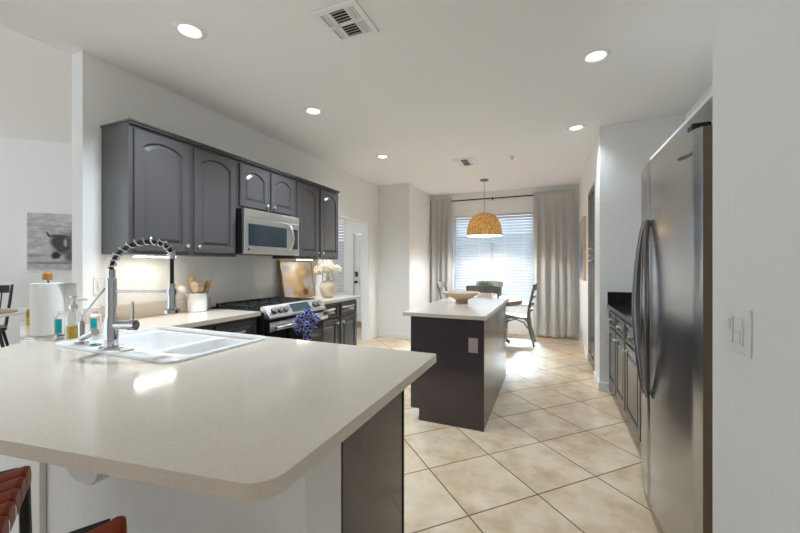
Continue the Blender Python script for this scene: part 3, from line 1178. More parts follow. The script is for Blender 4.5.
def utensil(name, label, dx, dy, lean, az, L, kind, m, cat='spoon', grp=None):
    t = thing(name, label, cat, (cx + dx, cy + dy, CT1 + 0.014), 0, grp)
    t.rotation_euler = (0, R(lean), R(az))
    b = BM()
    cyl(b, (0, 0, 0), (0, 0, L), 0.005, 0.0055, 10)
    if kind != 'ladle':
        obj('handle', b, m, t, True)
        b = BM()
    if kind == 'spoon':
        ball(b, (0, 0, L + 0.03), 0.032, 0.35, 1, 1.4, 14, 10)
    elif kind == 'slotted':
        ball(b, (0, 0, L + 0.032), 0.034, 0.25, 1, 1.4, 14, 10)
    elif kind == 'spatula':
        box(b, -0.004, 0.004, -0.024, 0.024, L - 0.01, L + 0.075, 0.004)
    elif kind == 'ladle':
        obj('handle', b, m, t, True)
        b = BM()
        ball(b, (0.012, 0, L + 0.02), 0.042, 0.7, 1, 0.75, 16, 10)
    obj('head', b, m, t, True)
    return t


utensil('wooden_spoon', 'dark tipped wooden spoon tallest in the crock', -0.01, -0.012, 9, 280, 0.215, 'spoon', 'spoonwood')
utensil('wooden_spatula', 'flat wooden spatula in the middle of the crock', 0.01, 0.01, 6, 60, 0.185, 'spatula', 'spoonwood', 'spatula')
utensil('wooden_spoon', 'pale wide wooden spoon in front of the spatula', 0.025, -0.005, 8, 330, 0.16, 'slotted', 'lightwood')
utensil('wooden_spoon', 'wooden spoon leaning to the right side of crock', 0.005, 0.03, 12, 80, 0.18, 'spoon', 'spoonwood')
utensil('wooden_spoon', 'broad pale spoon at front left of the crock', 0.03, -0.03, 10, 300, 0.175, 'slotted', 'lightwood')
utensil('wooden_spoon', 'slim wooden spoon leaning over right rim of the crock', 0.01, 0.04, 16, 70, 0.2, 'spoon', 'spoonwood')
utensil('ladle', 'cream ladle hanging over left edge of the crock', 0.0, -0.03, 24, 262, 0.19, 'ladle', 'bone', 'ladle')
utensil('whisk_spoon', 'small slim spoon at right edge of the crock', -0.02, 0.03, 17, 85, 0.15, 'spoon', 'lightwood')

# wall plates on the backsplash and elsewhere
def wall_plate(name, label, loc, rotz, w, h, toggles, m='light_switch', cat='switch', outlet=False):
    t = thing(name, label, cat, loc, rotz)
    obj('plate', box(BM(), -w / 2, w / 2, -0.007, -0.0005, -h / 2, h / 2, 0.003), m, t)
    for (x, on) in toggles:
        b = BM()
        box(b, x - 0.016, x + 0.016, -0.011, -0.0072, -0.033, 0.033, 0.002)
        k = obj('outlet_face' if outlet else 'rocker', b, m, t)
        if not outlet:
            b = BM()
            box(b, x - 0.012, x + 0.012, -0.0155, -0.0112, -0.026 if on else 0.0, 0.0 if on else 0.026, 0.002)
            obj('paddle', b, m, k)
        else:
            for zz in (-0.018, 0.018):
                for s in (-1, 1):
                    obj('slot', box(BM(), x + s * 0.006 - 0.0012, x + s * 0.006 + 0.0012, -0.0116, -0.0112, zz - 0.004, zz + 0.004), 'ventdark', k)
    return t


wall_plate('light_switch', 'two gang white light switch on near right wall', (0.42, 1.107, 1.157), R(-90), 0.127, 0.112, [(-0.024, False), (0.024, True)])
wall_plate('light_switch', 'small white switch on the dining nook side wall', (-2.3, 6.0, 1.085), R(90), 0.075, 0.12, [(0, True)])
wall_plate('light_switch', 'white double switch plate on wall below leftmost cabinet', (WL, 1.475, 1.17), R(90), 0.12, 0.12, [(-0.024, True), (0.024, True)])
wall_plate('wall_outlet', 'white outlet on wall left of leaning framed art', (WL, 3.17, 1.16), R(90), 0.075, 0.12, [(0, True)], cat='outlet', outlet=True)

# ------------------------------------------------------------------ range
rg = thing('range_stove', 'stainless gas range with black oven door between grey cabinets', 'range', (WL + 0.006, 2.336, 0), LF)
RW = 0.816
b = BM()
box(b, 0, RW, -0.64, 0, 0.02, 0.90, 0.003)
for x in (0.05, RW - 0.05):
    for y in (-0.58, -0.06):
        cyl(b, (x, y, 0), (x, y, 0.021), 0.018, seg=12)
obj('body', b, 'black', rg)
obj('cooktop', box(BM(), 0.0, RW, -0.60, -0.002, 0.9015, 0.925, 0.004), 'black', rg)
b = BM()
prism(b, [(-0.601, 0.902), (-0.601, 0.952), (-0.635, 0.957), (-0.71, 0.862), (-0.71, 0.848), (-0.641, 0.848), (-0.641, 0.902)], 0.0, RW, 'x')
cpn = obj('control_panel', b, 'range_steel', rg, bev=0.003)
nrm = Vector((0, -0.095, 0.075)).normalized()
def onpanel(x, f, off):
    p = Vector((x, -0.635 - 0.075 * f, 0.957 - 0.095 * f))
    return p + Vector((0, -0.785, 0.62)).normalized() * off
for x in (0.085, 0.16, 0.235, 0.665, 0.735):
    b = BM()
    cyl(b, onpanel(x, 0.5, 0.0005), onpanel(x, 0.5, 0.008), 0.031, 0.029, 22)
    kb = obj('knob', b, 'black', cpn, True)
    b = BM()
    cyl(b, onpanel(x, 0.5, 0.0082), onpanel(x, 0.5, 0.03), 0.024, 0.021, 22)
    obj('knob_cap', b, 'steel', kb, True)
b = BM()
pa, pb, pc_, pd = onpanel(0.31, 0.12, 0.001), onpanel(0.58, 0.12, 0.001), onpanel(0.58, 0.85, 0.001), onpanel(0.31, 0.85, 0.001)
qa = [p + Vector((0, -0.785, 0.62)).normalized() * 0.002 for p in (pa, pb, pc_, pd)]
v1 = [b.verts.new(p) for p in (pa, pb, pc_, pd)]
v2 = [b.verts.new(p) for p in qa]
b.faces.new(v1); b.faces.new(v2)
for i in range(4):
    b.faces.new((v1[i], v1[(i + 1) % 4], v2[(i + 1) % 4], v2[i]))
obj('display', b, 'lcd', cpn)
od = obj('oven_door', box(BM(), 0.004, RW - 0.004, -0.685, -0.6415, 0.2, 0.835, 0.006), 'glassblk', rg)
obj('door_band', box(BM(), 0.02, RW - 0.02, -0.692, -0.6855, 0.735, 0.815, 0.002), 'range_steel', od)
b = BM()
for x in (0.06, RW - 0.06):
    cyl(b, (x, -0.692, 0.77), (x, -0.745, 0.77), 0.012, seg=12)
cyl(b, (0.035, -0.748, 0.77), (RW - 0.035, -0.748, 0.77), 0.0155, seg=16)
obj('handle', b, 'range_steel', od, True)
obj('storage_drawer', box(BM(), 0.004, RW - 0.004, -0.68, -0.6415, 0.05, 0.19, 0.006), 'black', rg)
for k in range(3):
    b = BM()
    x0, x1 = 0.02 + k * 0.262, 0.02 + (k + 1) * 0.262 - 0.01
    y0, y1 = -0.575, -0.04
    zt = 0.957
    for x in (x0 + 0.006, x1 - 0.006, (x0 + x1) / 2):
        box(b, x - 0.007, x + 0.007, y0, y1, zt - 0.014, zt, 0.002)
    for y in (y0 + 0.007, (y0 + y1) / 2, y1 - 0.007, y0 + 0.14, y1 - 0.14):
        box(b, x0, x1, y - 0.007, y + 0.007, zt - 0.014, zt, 0.002)
    for x in (x0 + 0.008, x1 - 0.008):
        for y in (y0 + 0.008, y0 + 0.14, (y0 + y1) / 2, y1 - 0.14, y1 - 0.008):
            box(b, x - 0.008, x + 0.008, y - 0.008, y + 0.008, 0.9255, zt - 0.013)
    obj('grate', b, 'iron', rg)
    for yy in (-0.44, -0.17):
        b = BM()
        lathe(b, [(0, 0.9255), (0.045, 0.9255), (0.045, 0.933), (0.032, 0.936), (0.032, 0.94), (0, 0.94)], ((x0 + x1) / 2 + 0.0, yy, 0), 20)
        obj('burner', b, 'iron', rg, True)

# blue dish towel on the oven handle
tw_m = mat('blue_white_towel', (0.02, 0.04, 0.3), 0.9, spec=0.1)
n, l, bb = nodes(tw_m)
tc = n.new('ShaderNodeTexCoord')
vo = n.new('ShaderNodeTexVoronoi')
vo.feature = 'DISTANCE_TO_EDGE'
vo.inputs['Scale'].default_value = 42
l.new(tc.outputs['Object'], vo.inputs['Vector'])
rp = n.new('ShaderNodeValToRGB')
rp.color_ramp.elements[0].position = 0.03
rp.color_ramp.elements[0].color = (0.5, 0.53, 0.75, 1)
rp.color_ramp.elements[1].position = 0.1
rp.color_ramp.elements[1].color = (0.012, 0.024, 0.17, 1)
l.new(vo.outputs['Distance'], rp.inputs[0])
l.new(rp.outputs[0], bb.inputs['Base Color'])
tx = WL + 0.006 + 0.748 + 0.02
tw = thing('dish_towel', 'blue patterned dish towel knotted on the oven handle', 'towel', (tx, 2.70, 0.755))
tw.scale = (1.15, 1.25, 1.25)
b = BM()
rings = []
NR, NA = 7, 56
for i in range(NR):
    f = i / (NR - 1)
    ring = []
    for k in range(NA):
        a = 2 * math.pi * k / NA
        rr_ = 0.015 + f * (0.125 + 0.03 * math.sin(a) + 0.012 * math.sin(9 * a))
        xx = 0.012 + 0.03 * f * (0.6 + 0.8 * math.sin(11 * a) * f) + 0.012 * (1 - f)
        ring.append(b.verts.new((max(0.0, xx), rr_ * math.cos(a) * 1.0, rr_ * math.sin(a) * 0.62 + 0.012 * math.sin(5 * a) * f)))
    rings.append(ring)
for a_, b2 in zip(rings, rings[1:]):
    for k in range(NA):
        j = (k + 1) % NA
        b.faces.new((a_[k], a_[j], b2[j], b2[k]))
o = obj('bow', b, tw_m, tw, True, angle=180)
sm = o.modifiers.new('cloth', 'SOLIDIFY')
sm.thickness = 0.006
sm.offset = 1
b = BM()
ball(b, (0.035, 0, 0.0), 0.026, 1, 1.2, 1, 14, 10)
obj('knot', b, tw_m, tw, True)
for (yc, wd, ln) in ((-0.035, 0.085, 0.3), (0.03, 0.08, 0.26)):
    b = BM()
    g = []
    for i in range(14):
        f = i / 13
        row = []
        for k in range(15):
            s = -1 + 2 * k / 14
            wv = wd * (0.35 + 0.65 * min(1, f * 1.8)) / 2
            row.append(b.verts.new((0.03 + 0.012 * math.cos(4.2 * s + yc * 40) * min(1, 2 * f), yc * (0.3 + 0.7 * f) + s * wv, -0.01 - ln * f)))
        g.append(row)
    for i in range(13):
        for k in range(14):
            b.faces.new((g[i][k], g[i][k + 1], g[i + 1][k + 1], g[i + 1][k]))
    o = obj('tail', b, tw_m, tw, True, angle=180)
    sm = o.modifiers.new('cloth', 'SOLIDIFY')
    sm.thickness = 0.005

# leaning framed art and vase
fr = thing('leaning_framed_art', 'gold framed floral print leaning on wall behind the vase', 'picture', (-2.80, 3.20, CT1 + 0.001), LF)
fr.rotation_euler = (R(-9), 0, LF)
FW, FH = 0.58, 0.46
b = BM()
box(b, 0, FW, 0, 0.022, 0, 0.014, 0.002)
box(b, 0, FW, 0, 0.022, FH - 0.014, FH, 0.002)
box(b, 0, 0.014, 0, 0.022, 0.014, FH - 0.014, 0.002)
box(b, FW - 0.014, FW, 0, 0.022, 0.014, FH - 0.014, 0.002)
obj('frame', b, 'gold', fr)
am = art('floral_print', (0.60, 0.56, 0.55), (0.78, 0.74, 0.70), 7, [
    (0.29, 0.40, 0.3, 0.06, 0, (0.78, 0.72, 0.64), 0.5), (0.1, 0.37, 0.09, 0.04, 0, (0.5, 0.5, 0.62), 0.5),
    (0.36, 0.29, 0.15, 0.11, 15, (0.50, 0.36, 0.20), 0.3), (0.30, 0.10, 0.19, 0.11, -10, (0.48, 0.32, 0.16), 0.35), (0.16, 0.22, 0.11, 0.11, 30, (0.60, 0.46, 0.31), 0.4),
    (0.40, 0.32, 0.06, 0.05, 0, (0.62, 0.48, 0.30), 0.5), (0.26, 0.13, 0.07, 0.05, 0, (0.62, 0.46, 0.27), 0.5),
    (0.44, 0.18, 0.06, 0.06, 0, (0.58, 0.55, 0.62), 0.4), (0.40, 0.07, 0.05, 0.04, 0, (0.18, 0.10, 0.04), 0.4), (0.08, 0.08, 0.07, 0.09, 0, (0.62, 0.60, 0.64), 0.4)])
obj('print', box(BM(), 0.0145, FW - 0.0145, 0.006, 0.018, 0.0145, FH - 0.0145), am, fr)
vs = thing('bulb_vase', 'round cream vase on counter right of the range', 'vase', (-2.56, 3.70, CT1 + 0.001))
b = BM()
lathe(b, [(0, 0), (0.045, 0), (0.075, 0.03), (0.098, 0.08), (0.1, 0.125), (0.085, 0.175), (0.05, 0.205), (0.03, 0.215), (0.028, 0.23), (0.034, 0.24), (0.026, 0.24), (0.022, 0.22), (0.0, 0.215)], seg=36)
obj('body', b, 'vase', vs, True)
for k in range(5):
    a = R(90 * k + 20)
    r_ = 0.1 if k else 0.0
    fx, fy_ = -2.56 + r_ * math.cos(a), 3.70 + r_ * math.sin(a)
    fz = CT1 + 0.36 + (0.04 if k == 0 else random.uniform(-0.02, 0.01))
    lab = ['topmost cream bloom in the round vase', 'cream bloom at far right of the vase', 'cream bloom nearest the wall in the vase', 'cream bloom leftmost in the round vase', 'cream bloom at the front of the vase'][k]
    t = thing('hydrangea_bloom', lab, 'flower', (-2.56, 3.70, CT1 + 0.22), 0, 'cream blooms in the vase')
    b = BM()
    tube(b, [(0.006 * math.cos(a), 0.006 * math.sin(a), 0.0), ((fx + 2.56) * .5, (fy_ - 3.70) * .5, 0.06), (fx + 2.56, fy_ - 3.70, fz - CT1 - 0.24)], 0.003, 6)
    obj('stem', b, 'stem', t)
    b = BM()
    for i in range(70):
        z_ = 1 - 2 * (i + .5) / 70
        ph_ = i * 2.39996
        r2 = math.sqrt(1 - z_ * z_)
        c_ = Vector((fx + 2.56 + 0.064 * r2 * math.cos(ph_), fy_ - 3.70 + 0.064 * r2 * math.sin(ph_), fz - CT1 - 0.22 + 0.055 * z_))
        ball(b, c_, 0.016, 1, 1, 0.7, 6, 4)
    obj('petals', b, 'flower', t, True)

# ------------------------------------------------------------------ island
il = thing('kitchen_island', 'dark espresso island cabinet with plain end panel', 'island', (-1.10, 2.815, 0))
IW, IL = 0.617, 1.51
b = BM()
box(b, 0.02, IW - 0.012, 0.02, IL - 0.02, 0.1, 0.878)
box(b, 0.075, IW - 0.012, 0.02, IL - 0.02, 0.0, 0.1)
obj('carcass', b, 'isl', il)
b = BM()
prism(b, [(0.02, 0.1), (0.075, 0.1), (0.075, 0.0), (IW, 0.0), (IW, 0.878), (0.0, 0.878), (0.0, 0.1)], 0, 0.019, 'y')
obj('end_panel', b, 'isl', il)
for (a, c) in ((0.02, 0.80), (0.806, IL)):
    b = BM()
    box(b, IW - 0.0115, IW, a, c, 0.0, 0.878, 0.002)
    obj('side_panel', b, 'isl', il)
obj('corner_trim', box(BM(), IW - 0.028, IW + 0.003, -0.004, 0.0, 0.0, 0.878, 0.001), 'isl', il)
for k in range(3):
    a = 0.03 + k * 0.49
    dr = obj('drawer', box(BM(), 0.0, 0.0195, a, a + 0.47, 0.70, 0.86, 0.003), 'isl', il)
    b = BM()
    cyl(b, (0.0, a + 0.06, 0.785), (-0.016, a + 0.06, 0.785), 0.006, seg=10)
    ball(b, (-0.02, a + 0.06, 0.785), 0.014, 0.7, 1, 1, 12, 8)
    obj('knob', b, 'chrome', dr, True)
    dd = obj('door', box(BM(), 0.0, 0.0195, a, a + 0.47, 0.115, 0.685, 0.003), 'isl', il)
tag(obj('island_countertop', slab('s', [(-1.172, 2.80), (-0.462, 2.80), (-0.462, 4.47), (-1.172, 4.47)], None, CT0, CT1), 'quartz', bev=0.005),
    'cream quartz slab on the dark kitchen island', 'countertop')
wall_plate('wall_outlet', 'taupe outlet plate on the end of the dark island', (-0.565, 2.8145, 0.675), 0, 0.075, 0.118, [(0, True)], 'outlet_taupe', 'outlet', True)
bw = thing('wooden_bowl', 'pale wooden footed bowl on the island', 'bowl', (-0.87, 3.72, CT1 + 0.001))
b = BM()
lathe(b, [(0, 0), (0.062, 0), (0.066, 0.006), (0.06, 0.03), (0.085, 0.04), (0.15, 0.075), (0.19, 0.112), (0.184, 0.113), (0.14, 0.085), (0.08, 0.055), (0, 0.048)], seg=44)
obj('dish', b, 'lightwood', bw, True)

# ------------------------------------------------------------------ dining nook
TX, TY = -1.03, 6.1
dt = thing('dining_table', 'round brown pedestal dining table under the rattan pendant', 'table', (TX, TY, 0))
b = BM()
lathe(b, [(0, 0.672), (0.585, 0.672), (0.597, 0.68), (0.602, 0.7), (0.602, 0.74), (0.594, 0.75), (0, 0.75)], seg=56)
obj('tabletop', b, 'brownwood', dt, True)
b = BM()
lathe(b, [(0, 0.671), (0.16, 0.671), (0.15, 0.65), (0.07, 0.61), (0.06, 0.5), (0.085, 0.36), (0.085, 0.25), (0.06, 0.2), (0.075, 0.12), (0, 0.12)], seg=28)
obj('pedestal', b, 'redwood', dt, True)
for k in range(4):
    a = R(10 + 90 * k)
    b = BM()
    d = Vector((math.cos(a), math.sin(a), 0))
    tube(b, [d * 0.05 + Vector((0, 0, 0.2)), d * 0.16 + Vector((0, 0, 0.17)), d * 0.3 + Vector((0, 0, 0.08)), d * 0.4 + Vector((0, 0, 0.033)), d * 0.42 + Vector((0, 0, 0.033))], [0.042, 0.042, 0.038, 0.033, 0.032], 12)
    obj('foot', b, 'redwood', dt, True)


def dining_chair(label):
    """faces local -Y; back at +Y"""
    t = thing('dining_chair', label, 'chair', (0, 0, 0), 0, 'grey dining chairs round the table')
    b = BM()
    prism(b, [(-0.2, 0.2), (-0.225, -0.18), (-0.19, -0.215), (0.19, -0.215), (0.225, -0.18), (0.2, 0.2)], 0.435, 0.465)
    obj('seat', b, 'greywood', t, bev=0.01)
    for s in (-1, 1):
        b = BM()
        tube(b, [(s * 0.2, -0.185, 0.0), (s * 0.19, -0.18, 0.25), (s * 0.19, -0.175, 0.434)], [0.015, 0.02, 0.02], 10)
        obj('leg', b, 'greywood', t, True)
        b = BM()
        tube(b, [(s * 0.215, 0.29, 0.0), (s * 0.205, 0.225, 0.25), (s * 0.2, 0.195, 0.45), (s * 0.205, 0.215, 0.65), (s * 0.215, 0.26, 0.85), (s * 0.22, 0.285, 0.96)], [0.016, 0.02, 0.022, 0.019, 0.017, 0.015], 10)
        obj('leg', b, 'greywood', t, True)
        b = BM()
        tube(b, [(s * 0.19, -0.17, 0.3), (s * 0.193, -0.13, 0.38), (s * 0.195, 0.0, 0.428), (s * 0.197, 0.13, 0.38), (s * 0.2, 0.205, 0.28)], 0.011, 8)
        obj('bracket', b, 'greywood', t, True)
    for (z, hgt, nm) in ((0.955, 0.095, 'crest_rail'), (0.80, 0.045, 'back_slat'), (0.69, 0.045, 'back_slat'), (0.58, 0.04, 'back_slat')):
        b = BM()
        yb = 0.285 if z > 0.9 else 0.195 + 0.07 * (z - 0.45) / 0.4
        nn = 12
        ext = 0.25 if z > 0.9 else 0.2
        up, dn = [], []
        vv = []
        for i in range(nn + 1):
            s = -1 + 2 * i / nn
            y = yb + 0.035 * (1 - s * s)
            zz = hgt / 2 + (0.012 * (1 - s * s) if z > 0.9 else 0)
            vv.append([b.verts.new((s * ext, y + dy, z + dz)) for dy, dz in ((-0.011, -hgt / 2), (0.011, -hgt / 2), (0.011, zz), (-0.011, zz))])
        for p, q in zip(vv, vv[1:]):
            for i in range(4):
                j = (i + 1) % 4
                b.faces.new((p[i], p[j], q[j], q[i]))
        b.faces.new(vv[0]); b.faces.new(vv[-1][::-1])
        obj(nm, b, 'greywood', t, True)
    b = BM()
    cyl(b, (-0.19, -0.178, 0.2), (0.19, -0.178, 0.2), 0.01, seg=8)
    obj('stretcher', b, 'greywood', t, True)
    return t


ch = dining_chair('grey ladder back dining chair seen in profile by right curtain')
ch.location = (-0.53, 6.27, 0)
ch.rotation_euler = (0, 0, R(90 + 180))  # front faces -X
dup(ch, (-0.92, 5.585, 0), R(180), 'grey dining chair whose back shows just above the island')
dup(ch, (-1.07, 6.58, 0), R(0), 'grey dining chair on far side of table by the blinds')
dup(ch, (-1.5, 6.1, 0), R(90), 'grey dining chair at left side of table beside left curtain')

pl = thing('table_planter', 'white box planter on the dining table', 'planter', (TX, TY, 0.751))
b = BM()
prism(b, [(-0.13, 0), (0.13, 0), (0.145, 0.19), (0.135, 0.19), (0.12, 0.015), (-0.12, 0.015), (-0.135, 0.19), (-0.145, 0.19)], -0.06, 0.06, 'y')
box(b, -0.134, 0.134, -0.07, -0.0602, 0.001, 0.188)
box(b, -0.134, 0.134, 0.0602, 0.07, 0.001, 0.188)
obj('box', b, 'planter', pl)
obj('soil', box(BM(), -0.118, 0.118, -0.058, 0.058, 0.02, 0.165), 'mat_rug', pl)
for (i, (xx, lab)) in enumerate(((-0.085, 'spiky green succulent at left end of the planter'), (0.0, 'spiky green succulent in middle of the planter'), (0.085, 'spiky green succulent at right end of planter'))):
    t = thing('succulent', lab, 'plant', (TX + xx, TY, 0.918), 0, 'succulents in the table planter')
    b = BM()
    for k in range(26):
        a = k * 2.4
        el = R(10 + (50 if i == 1 else 45) * (1 - k / 26))
        L = (0.13 if i == 1 else 0.085) + 0.03 * random.random()
        d = Vector((math.cos(a) * math.sin(el), math.sin(a) * math.sin(el), math.cos(el)))
        tube(b, [d * 0.004 + Vector((0, 0, 0.002)), d * L * 0.5 + Vector((0, 0, 0.008)), d * L], [0.006, 0.011, 0.001], 6)
    obj('leaves', b, 'plant', t, True)

# pendant lamp
pe = thing('pendant_lamp', 'woven rattan dome pendant hanging over dining table', 'pendant lamp', (-1.035, 6.08, CZ))
b = BM()
lathe(b, [(0, -0.0005), (0.07, -0.0005), (0.07, -0.018), (0.06, -0.022), (0, -0.022)], seg=28)
obj('ceiling_canopy', b, 'steeldark', pe, True)
b = BM()
cyl(b, (0, 0, -0.022), (0, 0, -0.60), 0.004, seg=8)
obj('cord', b, 'steeldark', pe, True)
b = BM()
prof = []
NRI = 26
for i in range(NRI * 4 + 1):
    f = i / (NRI * 4)
    a = R(8 + 82 * f)
    rr_ = 0.292 * math.sin(a) ** 0.8
    zz = -0.565 - 0.375 * (1 - math.cos(a) ** 0.95)
    rr_ += 0.004 * math.sin(2 * math.pi * f * NRI)
    prof.append((rr_, zz))
inner = [(max(r_ - 0.01, 0.005), z_ - 0.004) for r_, z_ in prof[::-1]]
lathe(b, prof + inner + [prof[0]], seg=64)
sh_ = obj('shade', b, 'rattan', pe, True, angle=60)
mm = M['rattan']
n, l, bb = nodes(mm)
tc = n.new('ShaderNodeTexCoord')
vo = n.new('ShaderNodeTexNoise')
vo.inputs['Scale'].default_value = 60
mp = n.new('ShaderNodeMapping')
mp.inputs['Scale'].default_value = (1, 1, 0.35)
l.new(tc.outputs['Object'], mp.inputs[0])
l.new(mp.outputs[0], vo.inputs['Vector'])
rp = n.new('ShaderNodeValToRGB')
rp.color_ramp.elements[0].position = 0.35
rp.color_ramp.elements[0].color = (0.46, 0.31, 0.12, 1)
rp.color_ramp.elements[1].position = 0.65
rp.color_ramp.elements[1].color = (0.85, 0.66, 0.36, 1)
l.new(vo.outputs['Fac'], rp.inputs[0])
l.new(rp.outputs[0], bb.inputs['Base Color'])
for k_ in n:
    if k_.type == 'BSDF_TRANSLUCENT':
        l.new(rp.outputs[0], k_.inputs[0])
b = BM()
lathe(b, [(0.288, -0.94), (0.298, -0.938), (0.3, -0.95), (0.296, -0.958), (0.286, -0.956), (0.288, -0.94)], seg=64)
obj('rim', b, 'rattan', sh_, True)
b = BM()
cyl(b, (0, 0, -0.6), (0, 0, -0.68), 0.02, seg=14)
obj('socket', b, 'nickel', pe, True)
b = BM()
ball(b, (0, 0, -0.73), 0.045, 1, 1, 1.15, 18, 12)
obj('bulb', b, 'bulb', pe, True)
ld = bpy.data.lights.new('pendant_glow', 'POINT')
ld.energy = 40
ld.color = (0.9, 0.96, 1.0)
ld.shadow_soft_size = 0.05
lo = bpy.data.objects.new('pendant_glow', ld)
COL.objects.link(lo)
lo.location = (0, 0, -0.83)
lo.parent = pe

# curtains
rd = thing('curtain_rod', 'thin dark curtain rod across the top of nook window', 'curtain rod', (0, 7.0, 2.615))
b = BM()
cyl(b, (-2.27, 0, 0), (0.38, 0, 0), 0.0125, seg=12)
obj('pole', b, 'rod', rd, True)
for x in (-2.275, 0.385):
    b = BM()
    ball(b, (x, 0, 0), 0.021)
    obj('finial', b, 'rod', rd, True)
for x in (-1.04, 0.34, -2.22):
    b = BM()
    cyl(b, (x, 0.012, 0), (x, 0.08, 0), 0.006, seg=8)
    cyl(b, (x, 0.073, -0.03), (x, 0.073, 0.03), 0.012, seg=8)
    obj('bracket', b, 'rod', rd, True)


def curtain(x0, x1, label, folds, seed):
    t = thing('curtain', label, 'curtain', ((x0 + x1) / 2, 6.985, 0))
    rnd = random.Random(seed)
    b = BM()
    W = x1 - x0
    nx, nz = 150, 44
    # irregular fold positions and depths
    cs, s0 = [], 0.0
    for i in range(folds):
        cs.append((s0 + rnd.uniform(0.35, 0.65), rnd.uniform(0.25, 0.42), rnd.uniform(0.6, 1.0), rnd.uniform(-0.25, 0.25)))
        s0 += 1.0
    g = []
    for k in range(nz + 1):
        f = k / nz
        z = 2.655 * (1 - f) + 0.012
        row = []
        amp = 0.022 + 0.075 * min(1, f * 3)
        if f < 0.035:
            amp = 0.004
        for i in range(nx + 1):
            s = i / nx
            u = s * folds
            yv = 0.0
            for c, wd, dp, dr in cs:
                d = (u - c - dr * f) / wd
                yv += dp * math.exp(-d * d * 1.6)
            yv = -amp * yv + amp * 0.12 * math.sin(3.1 * folds * s + 2 * f)
            if f > 0.92:
                q = (f - 0.92) / 0.08
                yv -= 0.035 * q * (1 + math.sin(7 * s + seed))
            zz = z
            if f > 0.98:
                zz = 0.01 + 0.014 * (1 + math.sin(9 * s + seed))
            row.append(b.verts.new(((s - 0.5) * W, min(0.058, yv - 0.018), zz)))
        g.append(row)
    for k in range(nz):
        for i in range(nx):
            b.faces.new((g[k][i], g[k][i + 1], g[k + 1][i + 1], g[k + 1][i]))
    o = obj('cloth', b, 'curtain', t, True, angle=180)
    s_ = o.modifiers.new('weave', 'SOLIDIFY')
    s_.thickness = 0.004
    return t


curtain(-2.275, -1.84, 'grey linen curtain at the left side of nook window', 4, 3)
curtain(-0.285, 0.40, 'wide grey linen curtain at the right side of nook window', 5, 12)

# picture on the right wall
wp = thing('framed_wall_picture', 'wood framed blue picture on the right nook wall', 'picture', (0.474, 6.5, 1.09), R(-90))
b = BM()
PW, PH = 0.8, 0.93
box(b, 0, PW, -0.038, 0, 0, 0.025, 0.002)
box(b, 0, PW, -0.038, 0, PH - 0.025, PH, 0.002)
box(b, 0, 0.025, -0.038, 0, 0.025, PH - 0.025, 0.002)
box(b, PW - 0.025, PW, -0.038, 0, 0.025, PH - 0.025, 0.002)
obj('frame', b, 'lightwood', wp)
obj('print', box(BM(), 0.026, PW - 0.026, -0.03, -0.003, 0.026, PH - 0.026),
    art('blue_print', (0.25, 0.33, 0.42), (0.5, 0.55, 0.6), 3, [(0.4, 0.3, 0.3, 0.2, 10, (0.12, 0.17, 0.25), 0.5)]), wp)

# ------------------------------------------------------------------ tall pantry
pn = thing('pantry_cabinet', 'tall grey pantry cabinet recessed in the right wall', 'cabinet', (1.06, PY1 - 0.012, 0), R(-90))
PWd = PY1 - PY0 - 0.024
obj('carcass', box(BM(), 0, PWd, -0.565, 0, 0.0, 2.29, 0.002), 'cab', pn)
for (z, h_, kz) in ((0.1, 1.33, 1.27), (1.46, 0.81, 0.06)):
    for k in range(2):
        w_ = PWd / 2 - 0.015
        dd = door(pn, 0.01 + k * (w_ + 0.01), z, w_, h_, -0.565, 0, 0.06)
        knob(dd, (w_ - 0.03) if k == 0 else 0.03, -0.02, kz)

# ------------------------------------------------------------------ right side counter and cabinets
def right_base(y1, y0, label):
    W = y1 - y0
    t = thing('base_cabinet', label, 'cabinet', (1.19, y1, 0), R(-90))
    b = BM()
    D = 0.615
    box(b, 0, W, -D, 0, 0.1, 0.876, 0.002)
    box(b, 0, W, -D + 0.06, 0, 0, 0.1)
    obj('carcass', b, 'cab', t)
    dr = door(t, 0.02, 0.705, W - 0.04, 0.145, -D, 0, 0.026, name='drawer')
    knob(dr, (W - 0.04) / 2, -0.02, 0.0725)
    dd = door(t, 0.02, 0.12, W - 0.04, 0.565, -D)
    knob(dd, 0.03, -0.02, 0.51)


RY = [4.205, 3.77, 3.335, 2.80]
right_base(RY[0], RY[1] + 0.001, 'grey base cabinet at far end against the wall under black counter')
right_base(RY[1], RY[2] + 0.001, 'grey base cabinet in the middle of the right hand run')
right_base(RY[2], RY[3] + 0.001, 'grey base cabinet next to the refrigerator')
bc = thing('black_countertop', 'black granite counter on the right hand cabinets', 'countertop', (0, 0, 0))
obj('slab', slab('s', [(0.54, 4.218), (0.54, 2.785), (1.198, 2.785), (1.198, 4.218)], None, CT0, CT1), 'granite', bc, bev=0.004)
b = BM()
box(b, 0.545, 1.198, 4.197, 4.218, CT1 + 0.0005, CT1 + 0.125, 0.003)
box(b, 1.177, 1.198, 2.785, 4.196, CT1 + 0.0005, CT1 + 0.125, 0.003)
obj('backsplash', b, 'granite', bc)
sf = thing('shelf', 'thin pale shelf board above the refrigerator', 'shelf', (0, 0, 2.02))
obj('board', box(BM(), 0.62, 1.198, 1.60, 2.86, 0, 0.018, 0.003), 'trim', sf)
for y in (1.75, 2.7):
    b = BM()
    prism(b, [(1.198, -0.001), (1.198, -0.10), (1.185, -0.10), (1.05, -0.02), (1.05, -0.001)], y - 0.01, y + 0.01, 'y')
    obj('bracket', b, 'trim', sf)

